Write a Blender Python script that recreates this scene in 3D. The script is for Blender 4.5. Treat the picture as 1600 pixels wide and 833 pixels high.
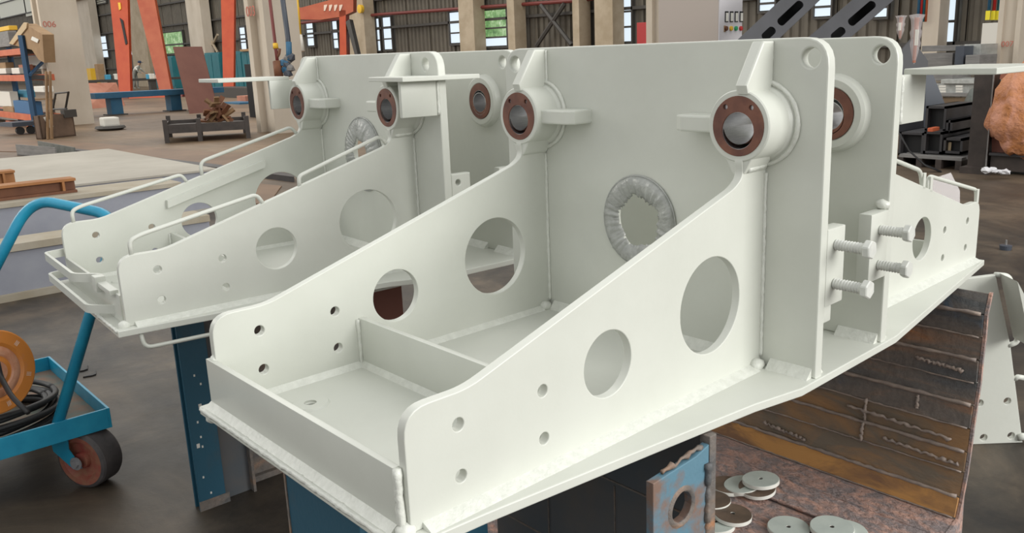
import bpy, bmesh, math, random
from mathutils import Vector, Matrix, Euler
R_ = random.Random(7)
PI = math.pi
for o in list(bpy.data.objects): bpy.data.objects.remove(o)
scn = bpy.context.scene
COL = scn.collection
SC = 0.72            # model unit (height of the tall plate) -> metres, applied once at the very end

# ------------------------------------------------------------------ camera
FPX = 1306.0035; PX = 865.696; PY = 389.486
CAMLOC = Vector((-0.85815, -1.35890, 0.96962)); CAMROT = Euler((1.34319, 0.0288416, -0.7685714), 'XYZ')
cd = bpy.data.cameras.new('camera'); cam = bpy.data.objects.new('camera', cd); COL.objects.link(cam)
cam.location = CAMLOC; cam.rotation_euler = CAMROT
cd.sensor_width = 36; cd.lens = FPX / 1600 * 36
cd.shift_x = (800 - PX) / 1600; cd.shift_y = (PY - 416.5) / 1600
cd.clip_start = 0.02; cd.clip_end = 800
scn.camera = cam
# ------------------------------------------------------------------ world, lamps, exposure
w = bpy.data.worlds.new('sky'); scn.world = w; w.use_nodes = True
nt = w.node_tree; nt.nodes.clear()
bg = nt.nodes.new('ShaderNodeBackground'); wo = nt.nodes.new('ShaderNodeOutputWorld')
bg.inputs[0].default_value = (0.98, 0.985, 0.97, 1); bg.inputs[1].default_value = 0.86
nt.links.new(bg.outputs[0], wo.inputs[0])
def area(name, loc, target, sx, sy, watts, col):
    l = bpy.data.lights.new(name, 'AREA'); l.shape = 'RECTANGLE'; l.size = sx; l.size_y = sy
    l.energy = watts; l.color = col
    o = bpy.data.objects.new(name, l); COL.objects.link(o); o.location = loc
    o.rotation_euler = (Vector(target) - Vector(loc)).to_track_quat('-Z', 'Y').to_euler()
    return o
# daylight from the open hall doors behind and to the right of the photographer
area('door_daylight', (5.5, -17, 6.0), (1.2, 0.5, 0.4), 11, 7, 1560, (1.0, 0.985, 0.95))
# roof skylights over the bay
area('roof_skylight', (7.5, -3.5, 15), (2.0, 0.6, 0.2), 15, 15, 330, (1.0, 1.0, 0.98))
# unseen area lamps added to brighten the far hall, from above and one side
area('far_overhead_fill', (20, 48, 26), (20, 48, 0), 26, 70, 4200, (1.0, 0.96, 0.88))
area('far_side_fill', (-14, 48, 14), (22, 50, 2), 50, 12, 3600, (1.0, 0.95, 0.86))
scn.view_settings.view_transform = 'Standard'; scn.view_settings.look = 'None'
scn.view_settings.gamma = 1; scn.view_settings.use_curve_mapping = False
scn.view_settings.exposure = 0.0

# ------------------------------------------------------------------ where a thing of the place stands
CM = CAMROT.to_matrix(); FZ = -1.1
def ray(u, v): return CM @ Vector(((u - PX) / FPX, -(v - PY) / FPX, -1))
def onp(u, v, ax, val):
    d = ray(u, v); return CAMLOC + d * ((val - CAMLOC[ax]) / d[ax])
def fl(u, v, z=FZ): return onp(u, v, 2, z)
def dp(u, v, d): return CAMLOC + ray(u, v) * d

# ------------------------------------------------------------------ materials
def mat(name, build=None, base=(.5,.5,.5), rough=.5, metal=0., spec=.5, coat=0.):
    m = bpy.data.materials.new(name); m.use_nodes = True; n = m.node_tree
    b = n.nodes['Principled BSDF']
    b.inputs['Base Color'].default_value = (*base, 1); b.inputs['Roughness'].default_value = rough
    b.inputs['Metallic'].default_value = metal; b.inputs['Specular IOR Level'].default_value = spec
    b.inputs['Coat Weight'].default_value = coat
    if build: build(n, b)
    return m
def N(n, t, **k):
    x = n.nodes.new(t)
    for a, b in k.items():
        if a in x.inputs: x.inputs[a].default_value = b
        else: setattr(x, a, b)
    return x
def coords(n, scale=(1,1,1)):
    tc = N(n, 'ShaderNodeTexCoord'); mp = N(n, 'ShaderNodeMapping'); mp.inputs['Scale'].default_value = scale
    n.links.new(tc.outputs['Object'], mp.inputs[0]); return mp.outputs[0]
def noise(n, vec, scale, detail=5, rough=.6, dist=0.):
    x = N(n, 'ShaderNodeTexNoise'); x.inputs['Scale'].default_value = scale; x.inputs['Detail'].default_value = detail
    x.inputs['Roughness'].default_value = rough; x.inputs['Distortion'].default_value = dist
    n.links.new(vec, x.inputs['Vector']); return x.outputs['Fac']
def ramp(n, fac, stops):
    r = N(n, 'ShaderNodeValToRGB'); e = r.color_ramp.elements
    while len(e) < len(stops): e.new(.5)
    for i, (p, c) in enumerate(stops): e[i].position = p; e[i].color = (*c, 1)
    n.links.new(fac, r.inputs[0]); return r.outputs[0]
def mix(n, fac, a, b):
    x = N(n, 'ShaderNodeMix'); x.data_type = 'RGBA'
    for s, q in ((x.inputs[0], fac), (x.inputs[6], a), (x.inputs[7], b)):
        if hasattr(q, 'is_linked'): n.links.new(q, s)
        elif isinstance(q, tuple): s.default_value = (*q, 1)
        else: s.default_value = q
    return x.outputs[2]
def bump(n, b, fac, strength, dist=.01):
    x = N(n, 'ShaderNodeBump'); x.inputs['Strength'].default_value = strength; x.inputs['Distance'].default_value = dist
    n.links.new(fac, x.inputs['Height']); n.links.new(x.outputs[0], b.inputs['Normal'])
def two(c1, c2, scale, lo=.35, hi=.65, sc=(1,1,1), bs=0., bd=.004, bscale=None, rr=None, dist=0.):
    def f(n, b):
        v = coords(n, sc); q = noise(n, v, scale, dist=dist)
        n.links.new(ramp(n, q, [(lo, c1), (hi, c2)]), b.inputs['Base Color'])
        if bs: bump(n, b, noise(n, v, bscale or scale * 3), bs, bd)
        if rr:
            mr = N(n, 'ShaderNodeMapRange'); mr.inputs[3].default_value = rr[0]; mr.inputs[4].default_value = rr[1]
            n.links.new(q, mr.inputs[0]); n.links.new(mr.outputs[0], b.inputs['Roughness'])
    return f
M = {}
M['paint'] = mat('pale_green_grey_paint', two((.59,.605,.55), (.625,.64,.585), 3, bs=.12, bd=.003, bscale=34, rr=(.30,.44)), rough=.36, spec=.45)
M['weld'] = mat('painted_weld', two((.64,.655,.60), (.72,.735,.68), 40, bs=.6, bd=.004, bscale=70), rough=.3)
M['film'] = mat('grey_masking_film', two((.34,.35,.33), (.44,.45,.43), 9, bs=.8, bd=.012, bscale=14, dist=1.2), rough=.16, spec=.8)
M['primer'] = mat('red_brown_primer', two((.12,.045,.032), (.20,.08,.05), 14, bs=.15, bd=.002), rough=.55)
M['steel'] = mat('machined_steel', two((.62,.62,.63), (.72,.72,.73), 30, sc=(1,8,8)), rough=.42, metal=1)
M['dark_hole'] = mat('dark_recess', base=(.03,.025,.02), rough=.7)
M['bolt'] = mat('painted_bolt', two((.56,.57,.54), (.66,.67,.63), 20), rough=.38)
def rusty(n, b):
    v = coords(n, (1, 1, 1)); v2 = coords(n, (1.2, .35, 3.0))
    a = ramp(n, noise(n, v2, 2.6, 8, .62, .6), [(.34, (.12,.125,.13)), (.52, (.21,.175,.15)), (.62, (.33,.20,.13)), (.74, (.62,.24,.08))])
    blue = ramp(n, noise(n, v, 3.3, 4), [(.60, (0,0,0)), (.68, (1,1,1))])
    c = mix(n, blue, a, (.09,.16,.24))
    pit = ramp(n, noise(n, v, 38, 6, .7), [(.35, (.45,.45,.45)), (.62, (1,1,1))])
    mu = N(n, 'ShaderNodeMix'); mu.data_type = 'RGBA'; mu.blend_type = 'MULTIPLY'; mu.inputs[0].default_value = .5
    n.links.new(c, mu.inputs[6]); n.links.new(pit, mu.inputs[7]); n.links.new(mu.outputs[2], b.inputs['Base Color'])
    bump(n, b, noise(n, v, 26, 7, .7), .6, .01)
M['rust'] = mat('rusty_plate_steel', rusty, rough=.55, spec=.5)
M['rust_floor'] = mat('pink_brown_scale', two((.27,.225,.22), (.55,.33,.26), 15, .42, .66, (1.5,.7,1), bs=1., bd=.016, bscale=34, dist=.7), rough=.8)
M['rust_low'] = mat('brown_ochre_scale', two((.19,.15,.11), (.36,.20,.09), 5, .40, .62, (1,.4,1), bs=.6, bd=.01, bscale=24, dist=.8), rough=.6)
M['seam'] = mat('ground_weld_seam', two((.24,.20,.18), (.38,.30,.25), 18, bs=.4), rough=.55)
M['ochre'] = mat('ochre_rust', two((.24,.13,.07), (.55,.28,.09), 8, .36, .58, (1,.35,1), bs=.7, bscale=25, dist=.8), rough=.75)
M['blue_stand'] = mat('dark_blue_stand_paint', two((.018,.085,.135), (.05,.07,.08), 2.5, .52, .74, bs=.2, bscale=30), rough=.45)
M['dark_stand'] = mat('dark_grey_stand', two((.085,.10,.115), (.13,.115,.105), 3, bs=.2), rough=.5)
M['blue_flake'] = mat('worn_blue_paint', two((.10,.21,.28), (.20,.13,.10), 7, .47, .60, bs=.4, bscale=30), rough=.6)
M['trolley'] = mat('bright_blue_paint', two((.012,.24,.40), (.02,.31,.48), 6, bs=.1, bscale=40), rough=.33)
M['tray_bed'] = mat('dirty_tray_bed', two((.12,.14,.12), (.20,.12,.08), 10, bs=.4), rough=.8)
M['rubber'] = mat('black_rubber', base=(.018,.018,.019), rough=.55)
M['tyre'] = mat('dark_wheel_tread', two((.055,.05,.052), (.09,.08,.08), 12, bs=.2), rough=.7)
M['wheel_red'] = mat('faded_red_hub', two((.26,.05,.04), (.26,.12,.07), 16, bs=.4), rough=.6)
M['orange_reel'] = mat('worn_orange_reel', two((.62,.22,.04), (.50,.22,.12), 9, .5, .7, bs=.2), rough=.45)
M['orange_in'] = mat('pale_orange_hub', two((.50,.20,.10), (.62,.34,.22), 12), rough=.5)
def floorm(n, b):
    v = coords(n)
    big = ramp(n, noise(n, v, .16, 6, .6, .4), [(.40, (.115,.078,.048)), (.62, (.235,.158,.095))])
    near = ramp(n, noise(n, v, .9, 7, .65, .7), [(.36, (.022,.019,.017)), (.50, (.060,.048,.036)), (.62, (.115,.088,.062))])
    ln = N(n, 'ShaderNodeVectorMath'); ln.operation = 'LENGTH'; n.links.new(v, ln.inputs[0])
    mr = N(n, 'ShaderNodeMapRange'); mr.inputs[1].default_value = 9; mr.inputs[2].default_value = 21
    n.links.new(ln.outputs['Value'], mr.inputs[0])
    c = mix(n, mr.outputs[0], near, big)  # far floor coloured paler for the strong light there, besides its own tan
    sc = ramp(n, noise(n, coords(n, (1, .12, 1)), 5, 6, .7, .5), [(.30, (.72,.70,.68)), (.6, (1,1,1))])
    mu = N(n, 'ShaderNodeMix'); mu.data_type = 'RGBA'; mu.blend_type = 'MULTIPLY'; mu.inputs[0].default_value = .7
    n.links.new(c, mu.inputs[6]); n.links.new(sc, mu.inputs[7])
    # orange dragged rust stain on the concrete near the post foot
    mp = N(n, 'ShaderNodeMapping'); pS = fl(200, 828); mp.inputs['Location'].default_value = (-pS.x*1.6, -pS.y*4.5, 0); mp.inputs['Scale'].default_value = (1.6, 4.5, 1)
    n.links.new(v, mp.inputs[0]); l2 = N(n, 'ShaderNodeVectorMath'); l2.operation = 'LENGTH'; n.links.new(mp.outputs[0], l2.inputs[0])
    mr2 = N(n, 'ShaderNodeMapRange'); mr2.inputs[1].default_value = .75; mr2.inputs[2].default_value = .2; n.links.new(l2.outputs['Value'], mr2.inputs[0])
    st = N(n, 'ShaderNodeMath'); st.operation = 'MULTIPLY'; n.links.new(mr2.outputs[0], st.inputs[0])
    n.links.new(ramp(n, noise(n, coords(n, (1, 9, 1)), 5, 6, .7), [(.42, (0,0,0)), (.6, (1,1,1))]), st.inputs[1])
    n.links.new(mix(n, st.outputs[0], mu.outputs[2], (.32,.15,.06)), b.inputs['Base Color'])
    rr_ = N(n, 'ShaderNodeMapRange'); rr_.inputs[3].default_value = .34; rr_.inputs[4].default_value = .66
    n.links.new(noise(n, v, 1.3, 6, .7, .6), rr_.inputs[0]); n.links.new(rr_.outputs[0], b.inputs['Roughness'])
    bump(n, b, noise(n, v, 18, 6, .7), .15, .01)
M['floor'] = mat('worn_concrete_floor', floorm, rough=.5, spec=.45)
M['brown_plate'] = mat('brown_floor_plate', two((.12,.068,.038), (.21,.125,.07), .9, .3, .7, bs=.2), rough=.5)
M['pale_concrete'] = mat('pale_concrete', two((.36,.33,.28), (.46,.43,.37), .8, .3, .7, bs=.2, bscale=6), rough=.8)
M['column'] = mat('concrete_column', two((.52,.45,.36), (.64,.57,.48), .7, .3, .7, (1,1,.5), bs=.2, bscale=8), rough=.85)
M['column_dark'] = mat('dark_beige_column', two((.36,.29,.20), (.46,.38,.28), 1.), rough=.85)  # darker beige concrete for the tan wall columns and corbels
M['clad'] = mat('grey_brown_cladding', two((.105,.092,.072), (.155,.135,.105), .35, bs=.1), rough=.6)
M['girt'] = mat('dark_girt_steel', base=(.06,.055,.05), rough=.6)
M['strip'] = mat('translucent_strip', base=(.72,.72,.62), rough=.5)
M['redpipe'] = mat('dull_red_pipe', base=(.16,.03,.025), rough=.5)
def emis(name, c, s): 
    m = mat(name, base=(.1,.1,.1)); b = m.node_tree.nodes['Principled BSDF']
    b.inputs['Emission Color'].default_value = (*c, 1); b.inputs['Emission Strength'].default_value = s; return m
M['pane'] = emis('bright_window_pane', (.78,.90,1.0), .95)
def greenview(n, b):
    v = coords(n); c = ramp(n, noise(n, v, 1.5, 8, .75), [(.33, (.04,.13,.04)), (.48, (.20,.40,.14)), (.60, (.50,.68,.38)), (.72, (.9,.97,.95))])
    n.links.new(c, b.inputs['Emission Color']); b.inputs['Emission Strength'].default_value = .85
M['pane_tree'] = mat('pane_with_trees_outside', greenview, base=(.05,.05,.05))
M['orange'] = mat('orange_crane_paint', two((.42,.045,.008), (.48,.07,.014), 1.2), rough=.5)
M['orange2'] = mat('orange_red_crane_paint', two((.36,.065,.024), (.42,.10,.04), 1.2), rough=.5)
M['table_blue'] = mat('bench_blue', two((.015,.10,.20), (.04,.14,.24), 1.), rough=.55)
M['teal'] = mat('teal_cabinet', two((.012,.13,.16), (.02,.17,.2), .8), rough=.5)
M['redbrown'] = mat('red_brown_sheet', two((.14,.05,.035), (.17,.065,.045), .9), rough=.7)
M['pink'] = mat('pink_primed_plate', two((.36,.13,.08), (.48,.22,.15), .8, bs=.3), rough=.8)
M['brown_box'] = mat('brown_steel_bin', two((.10,.065,.045), (.17,.11,.075), 1.5), rough=.7)
M['card'] = mat('cardboard', two((.27,.17,.09), (.34,.22,.12), 2), rough=.85)
M['card_light'] = mat('cardboard_edge', base=(.52,.40,.25), rough=.85)
M['rack_orange'] = mat('rack_orange', two((.50,.10,.035), (.58,.15,.06), 2), rough=.5)
M['rack_blue'] = mat('rack_blue', base=(.02,.07,.15), rough=.5)
M['bin_blue'] = mat('blue_plastic_bin', base=(.02,.12,.28), rough=.45)
M['light_blue'] = mat('light_blue_plastic', base=(.06,.32,.50), rough=.45)
M['yellow'] = mat('yellow', base=(.75,.45,.03), rough=.5)
M['sign_yellow'] = mat('yellow_sign', base=(.85,.72,.03), rough=.5)
M['white'] = mat('off_white', base=(.72,.70,.64), rough=.6)
M['wood'] = mat('light_wood', two((.34,.20,.09), (.45,.28,.14), 4, sc=(1,1,.2)), rough=.7)
M['wood_dark'] = mat('brown_timber', two((.16,.09,.04), (.24,.14,.065), 4, sc=(1,1,.2)), rough=.75)
M['darksteel'] = mat('dark_grey_steel', two((.035,.035,.04), (.06,.055,.055), 2.5, bs=.15), rough=.45)
M['slate'] = mat('slate_blue_steel', base=(.055,.065,.085), rough=.45)
M['boom'] = mat('dark_grey_boom', two((.032,.032,.037), (.045,.045,.052), 2), rough=.45)
M['blackbrown'] = mat('black_brown_post', two((.032,.025,.022), (.055,.042,.036), 4), rough=.5)
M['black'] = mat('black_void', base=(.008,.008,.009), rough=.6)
M['lavender'] = mat('lavender_grey_primer', two((.26,.27,.32), (.33,.34,.38), 2.2, .3, .7, bs=.2, bscale=10), rough=.6)
M['flange'] = mat('dusty_flange', two((.34,.29,.21), (.42,.38,.31), 3, .3, .7, bs=.3, bscale=12), rough=.8)
M['rust_beam'] = mat('brown_rusty_section', two((.12,.045,.022), (.19,.075,.032), 3, bs=.3), rough=.7)
M['rust_edge'] = mat('orange_rusty_section', two((.30,.12,.035), (.38,.17,.06), 3, bs=.3), rough=.7)
M['red'] = mat('red_enamel', base=(.50,.03,.03), rough=.4)
M['cabinet'] = mat('grey_white_cabinet', base=(.60,.58,.60), rough=.45)
M['cabinet_side'] = mat('cabinet_side', base=(.50,.43,.38), rough=.5)
M['pipe_grey'] = mat('grey_pipe', base=(.22,.22,.23), rough=.35)
M['paper'] = mat('orange_wrapping_paper', two((.50,.20,.07), (.58,.28,.19), 3, .35, .65, bs=1., bd=.06, bscale=5, dist=1.5), rough=.75)
M['galv'] = mat('galvanised_bars', two((.36,.37,.35), (.48,.49,.47), 2, sc=(1,6,6)), rough=.4, metal=.3)
M['stackgrey'] = mat('dull_grey_stock', two((.16,.155,.15), (.24,.23,.22), 2, sc=(1,1,8)), rough=.6)
M['wrap_dark'] = mat('grey_green_wrap', two((.09,.10,.09), (.14,.15,.135), 4, bs=.7, bd=.02, bscale=6), rough=.45)
M['rag'] = mat('white_rag', base=(.62,.62,.64), rough=.8)
M['red_text'] = mat('faded_red_stencil', base=(.50,.16,.12), rough=.8)
M['white_text'] = mat('pale_stencil', base=(.70,.55,.45), rough=.8)
M['cloth_grey'] = mat('grey_work_clothes', base=(.24,.24,.22), rough=.9)
M['skin'] = mat('skin', base=(.45,.27,.19), rough=.6)
M['cap'] = mat('dark_blue_cap', base=(.03,.05,.10), rough=.8)
def clearf(n, b):
    b.inputs['Transmission Weight'].default_value = .0; b.inputs['Alpha'].default_value = .32
M['clear'] = mat('clear_film', clearf, base=(.75,.70,.70), rough=.2)
M['disc'] = mat('pale_disc_paint', two((.50,.56,.52), (.58,.64,.59), 9), rough=.4)
M['disc_edge'] = mat('white_disc_edge', base=(.78,.78,.72), rough=.4)
M['disc_brown'] = mat('brown_disc_face', two((.10,.075,.055), (.17,.12,.085), 12), rough=.5)

# ------------------------------------------------------------------ mesh helpers
def ob(name, me, m=None, parent=None, smooth=False):
    if isinstance(me, bmesh.types.BMesh):
        b = me; me = bpy.data.meshes.new(name); b.to_mesh(me); b.free()
    o = bpy.data.objects.new(name, me); COL.objects.link(o)
    if m:
        me.materials.clear()
        for q in (m if isinstance(m, (list, tuple)) else [m]): me.materials.append(M[q])
    if parent: o.parent = parent
    if smooth:
        for p in me.polygons: p.use_smooth = True
        if smooth != 'all':
            try: me.set_sharp_from_angle(angle=math.radians(21))
            except Exception: pass
    return o
def tag(o, label, cat, group=None, kind=None):
    if label: o['label'] = label
    if cat: o['category'] = cat
    if group: o['group'] = group
    if kind: o['kind'] = kind
    return o
def structure(o): o['kind'] = 'structure'; return o
def thing(name, label, cat, loc=(0,0,0), rz=0., group=None):
    o = bpy.data.objects.new(name, None); COL.objects.link(o); o.location = loc; o.rotation_euler = (0, 0, rz)
    o.empty_display_size = .1
    return tag(o, label, cat, group)
def box(b, lo, hi, mtx=None, bev=0.):
    lo, hi = [min(p, q) for p, q in zip(lo, hi)], [max(p, q) for p, q in zip(lo, hi)]
    vs = [b.verts.new((x, y, z)) for x in (lo[0], hi[0]) for y in (lo[1], hi[1]) for z in (lo[2], hi[2])]
    fs = [b.faces.new([vs[i] for i in q]) for q in ((0,1,3,2), (4,6,7,5), (0,4,5,1), (2,3,7,6), (0,2,6,4), (1,5,7,3))]
    if bev:
        es = list({e for f in fs for e in f.edges})
        r = bmesh.ops.bevel(b, geom=es, offset=bev, segments=2, affect='EDGES', profile=.6)
        vs = list({v for f in r['faces'] for v in f.verts} | {v for v in vs if v.is_valid})
    if mtx is not None:
        for v in vs: v.co = mtx @ v.co
    return vs
def bx(lo, hi, bev=0., mtx=None):
    b = bmesh.new(); box(b, lo, hi, mtx, bev); return b
def prism(b, pts, ext):
    """closed solid: polygon pts swept by vector ext"""
    ext = Vector(ext); a = [b.verts.new(p) for p in pts]; c = [b.verts.new(Vector(p) + ext) for p in pts]
    n = len(pts); b.faces.new(a); b.faces.new(c[::-1])
    for i in range(n): b.faces.new((a[i], a[(i+1) % n], c[(i+1) % n], c[i]))
    bmesh.ops.recalc_face_normals(b, faces=b.faces[:]); return b
def pr(pts, ext): return prism(bmesh.new(), pts, ext)
def frame_of(d, up=Vector((0, 0, 1))):
    d = d.normalized()
    if abs(d.dot(up)) > .97: up = Vector((1, 0, 0))
    a = d.cross(up).normalized(); return a, a.cross(d).normalized()
def tube(b, pts, r, n=10, cap=True, jit=0., rng=None, flat=1.):
    pts = [Vector(p) for p in pts]; rings = []; a = None
    for i, p in enumerate(pts):
        d = (pts[min(i+1, len(pts)-1)] - pts[max(i-1, 0)]).normalized()
        if a is None: a, c = frame_of(d)
        else:
            a = (a - d * a.dot(d)).normalized(); c = a.cross(d)
        rr = (r[i] if isinstance(r, (list, tuple)) else r)
        if jit: rr *= 1 + (rng or R_).uniform(-jit, jit)
        rings.append([b.verts.new(p + (a * math.cos(t) + c * math.sin(t) * flat) * rr) for t in [2*PI*k/n for k in range(n)]])
    for i in range(len(rings)-1):
        for k in range(n): b.faces.new((rings[i][k], rings[i][(k+1) % n], rings[i+1][(k+1) % n], rings[i+1][k]))
    if cap: b.faces.new(rings[0][::-1]); b.faces.new(rings[-1])
    return b
def tb(pts, r, n=10, **k): 
    b = tube(bmesh.new(), pts, r, n, **k); bmesh.ops.recalc_face_normals(b, faces=b.faces[:]); return b
def bend(pts, rad=.02, n=5):
    """round the corners of a polyline"""
    pts = [Vector(p) for p in pts]; out = [pts[0]]
    for i in range(1, len(pts)-1):
        a, p, c = pts[i-1], pts[i], pts[i+1]
        u = (a-p); v = (c-p); r = min(rad, u.length*.45, v.length*.45)
        s = p + u.normalized()*r; e = p + v.normalized()*r
        for k in range(n+1):
            t = k/n; out.append(s*(1-t)**2 + p*2*t*(1-t) + e*t*t)
    out.append(pts[-1]); return out
def lathe(prof, origin, axis, n=32):
    """prof [(distance along axis, radius)...] closed solid or open"""
    b = bmesh.new(); axis = Vector(axis).normalized(); a, c = frame_of(axis); o = Vector(origin); rings = []
    for s, r in prof:
        if r < 1e-6: rings.append([b.verts.new(o + axis*s)])
        else: rings.append([b.verts.new(o + axis*s + (a*math.cos(t)+c*math.sin(t))*r) for t in [2*PI*k/n for k in range(n)]])
    for i in range(len(rings)-1):
        p, q = rings[i], rings[i+1]
        for k in range(n):
            if len(p) == 1 and len(q) > 1: b.faces.new((p[0], q[k], q[(k+1) % n]))
            elif len(q) == 1 and len(p) > 1: b.faces.new((p[k], q[0], p[(k+1) % n]))
            elif len(p) > 1: b.faces.new((p[k], q[k], q[(k+1) % n], p[(k+1) % n]))
    bmesh.ops.recalc_face_normals(b, faces=b.faces[:]); return b
def circ(cx, cy, r, n=40, wob=0.): 
    return [(cx + r*(1+(R_.uniform(-wob, wob) if wob else 0))*math.cos(2*PI*k/n), cy + r*(1+(R_.uniform(-wob, wob) if wob else 0))*math.sin(2*PI*k/n)) for k in range(n)]
def rnd(poly, rad, n=6):
    """round polygon corners; rad = number or dict index->radius"""
    out = []; m = len(poly)
    for i, p in enumerate(poly):
        r = rad.get(i, 0) if isinstance(rad, dict) else rad
        if not r: out.append(tuple(p)); continue
        a = Vector(poly[i-1]); c = Vector(poly[(i+1) % m]); p = Vector(p)
        u = a-p; v = c-p; r = min(r, u.length*.48, v.length*.48)
        s = p+u.normalized()*r; e = p+v.normalized()*r
        for k in range(n+1):
            t = k/n; q = s*(1-t)**2+p*2*t*(1-t)+e*t*t; out.append((q.x, q.y))
    return out
def plate(outline, holes, thick, mtx, bev=.0025):
    """flat plate with real holes: 2D outline extruded, edges eased"""
    cu = bpy.data.curves.new('tmp', 'CURVE'); cu.dimensions = '2D'; cu.fill_mode = 'BOTH'
    for poly in [outline] + list(holes):
        s = cu.splines.new('POLY'); s.points.add(len(poly)-1)
        for i, (x, y) in enumerate(poly): s.points[i].co = (x, y, 0, 1)
        s.use_cyclic_u = True
    cu.extrude = thick/2 - bev; cu.bevel_depth = bev; cu.bevel_resolution = 1; cu.offset = -bev
    o = bpy.data.objects.new('tmp', cu); COL.objects.link(o)
    me = bpy.data.meshes.new_from_object(o.evaluated_get(bpy.context.evaluated_depsgraph_get()))
    bpy.data.objects.remove(o); bpy.data.curves.remove(cu)
    me.transform(mtx @ Matrix.Translation((0, 0, thick/2)))
    bm = bmesh.new(); bm.from_mesh(me); bmesh.ops.remove_doubles(bm, verts=bm.verts[:], dist=1e-5)
    bmesh.ops.recalc_face_normals(bm, faces=bm.faces[:]); bm.to_mesh(me); bm.free()
    for i in range(len(me.materials)): pass
    return me
# plate orientation: local (a, b, thickness) -> world
XZ = lambda y: Matrix(((1,0,0,0), (0,0,1,y), (0,1,0,0), (0,0,0,1)))          # a=x b=z thickness +y
YZ = lambda x: Matrix(((0,0,1,x), (1,0,0,0), (0,1,0,0), (0,0,0,1)))          # a=y b=z thickness +x
XY = lambda z: Matrix(((1,0,0,0), (0,1,0,0), (0,0,1,z), (0,0,0,1)))          # a=x b=y thickness +z
def weld_line(p, q, r, rng, step=.012, flat=1.):
    p, q = Vector(p), Vector(q); n = max(3, int((q-p).length/step))
    pts = [p.lerp(q, k/n) + Vector([rng.uniform(-r*.12, r*.12) for _ in range(3)]) for k in range(n+1)]
    return pts
def weld(name, parent, segs, r, rng, m='weld', n=6):
    b = bmesh.new()
    for p, q in segs: tube(b, weld_line(p, q, r, rng, step=max(.010, r*1.4)), r, n, jit=.18, rng=rng)
    bmesh.ops.recalc_face_normals(b, faces=b.faces[:])
    return ob(name, b, m, parent, smooth='all')
def fillet(name, parent, p, q, d1, d2, s1, s2, rng, m='weld'):
    """triangular fillet weld from p to q, leg s1 along d1 and s2 along d2, slightly uneven"""
    p, q, d1, d2 = map(Vector, (p, q, d1, d2)); n = max(4, int((q-p).length/.06)); b = bmesh.new(); rows = []
    for k in range(n+1):
        c = p.lerp(q, k/n); a1 = s1*(1+rng.uniform(-.012, .012)); a2 = s2*(1+rng.uniform(-.012, .012))
        mid = c + d1*a1*.52 + d2*a2*.52
        rows.append([b.verts.new(v) for v in (c, c+d1*a1, mid, c+d2*a2)])
    for i in range(n):
        for k in range(4): b.faces.new((rows[i][k], rows[i][(k+1) % 4], rows[i+1][(k+1) % 4], rows[i+1][k]))
    b.faces.new(rows[0]); b.faces.new(rows[-1][::-1]); bmesh.ops.recalc_face_normals(b, faces=b.faces[:])
    return ob(name, b, m, parent, smooth=True)
def blob(c, r, rng, sub=2, amp=.18, sc=(1,1,1)):
    b = bmesh.new(); bmesh.ops.create_icosphere(b, subdivisions=sub, radius=1)
    for v in b.verts:
        k = r*(1+rng.uniform(-amp, amp)); v.co = Vector((v.co.x*sc[0], v.co.y*sc[1], v.co.z*sc[2]))*k + Vector(c)
    return b

# ------------------------------------------------------------------ setting: floor and far wall
WX = 33.87
fb = bmesh.new(); box(fb, (-30, -40, FZ-.3), (60, 230, FZ))
floor = structure(ob('floor', fb, 'floor'))
def wallyz(u, v): q = onp(u, v, 0, WX); return q.y, q.z
wall = structure(thing('wall_right', 'long clad side wall of the hall', None)); del wall['label']
ob('backing', bx((WX+.25, -12, FZ), (WX+.45, 215, 24)), 'girt', wall)
# corrugated cladding panels, one mesh shared
pb = bmesh.new(); prof = []; PWID = 2.7; nr = 6
for k in range(nr):
    y0 = k*PWID/nr; s = PWID/nr
    prof += [(y0+.02, .0), (y0+s*.45, .0), (y0+s*.55, .10), (y0+s*.9, .10)]
prof.append((PWID-.02, .0))
lo = [pb.verts.new((x, y, 0)) for y, x in prof]; hi = [pb.verts.new((x, y, 25)) for y, x in prof]
for i in range(len(prof)-1): pb.faces.new((lo[i], lo[i+1], hi[i+1], hi[i]))
pm = bpy.data.meshes.new('cladding_panel'); pb.to_mesh(pm); pb.free(); pm.materials.append(M['clad'])
for k in range(80):
    o = bpy.data.objects.new('cladding_panel', pm); COL.objects.link(o); o.parent = wall
    o.location = (WX+.05, -10+k*PWID, FZ)
for z in (0.9, 3.2, 5.2, 7.4, 9.6, 12.0, 14.5, 17.0, 20.0):
    ob('girt', bx((WX-.22, -10, z), (WX+.03, 205, z+.16)), 'girt', wall)
ob('red_pipe', tb([(WX-.5, *wallyz(990, -8)), (WX-.5, *wallyz(900, 2)), (WX-.5, *wallyz(600, 23)), (WX-.5, *wallyz(480, 36))], .11, 8), 'redpipe', wall)
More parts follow.
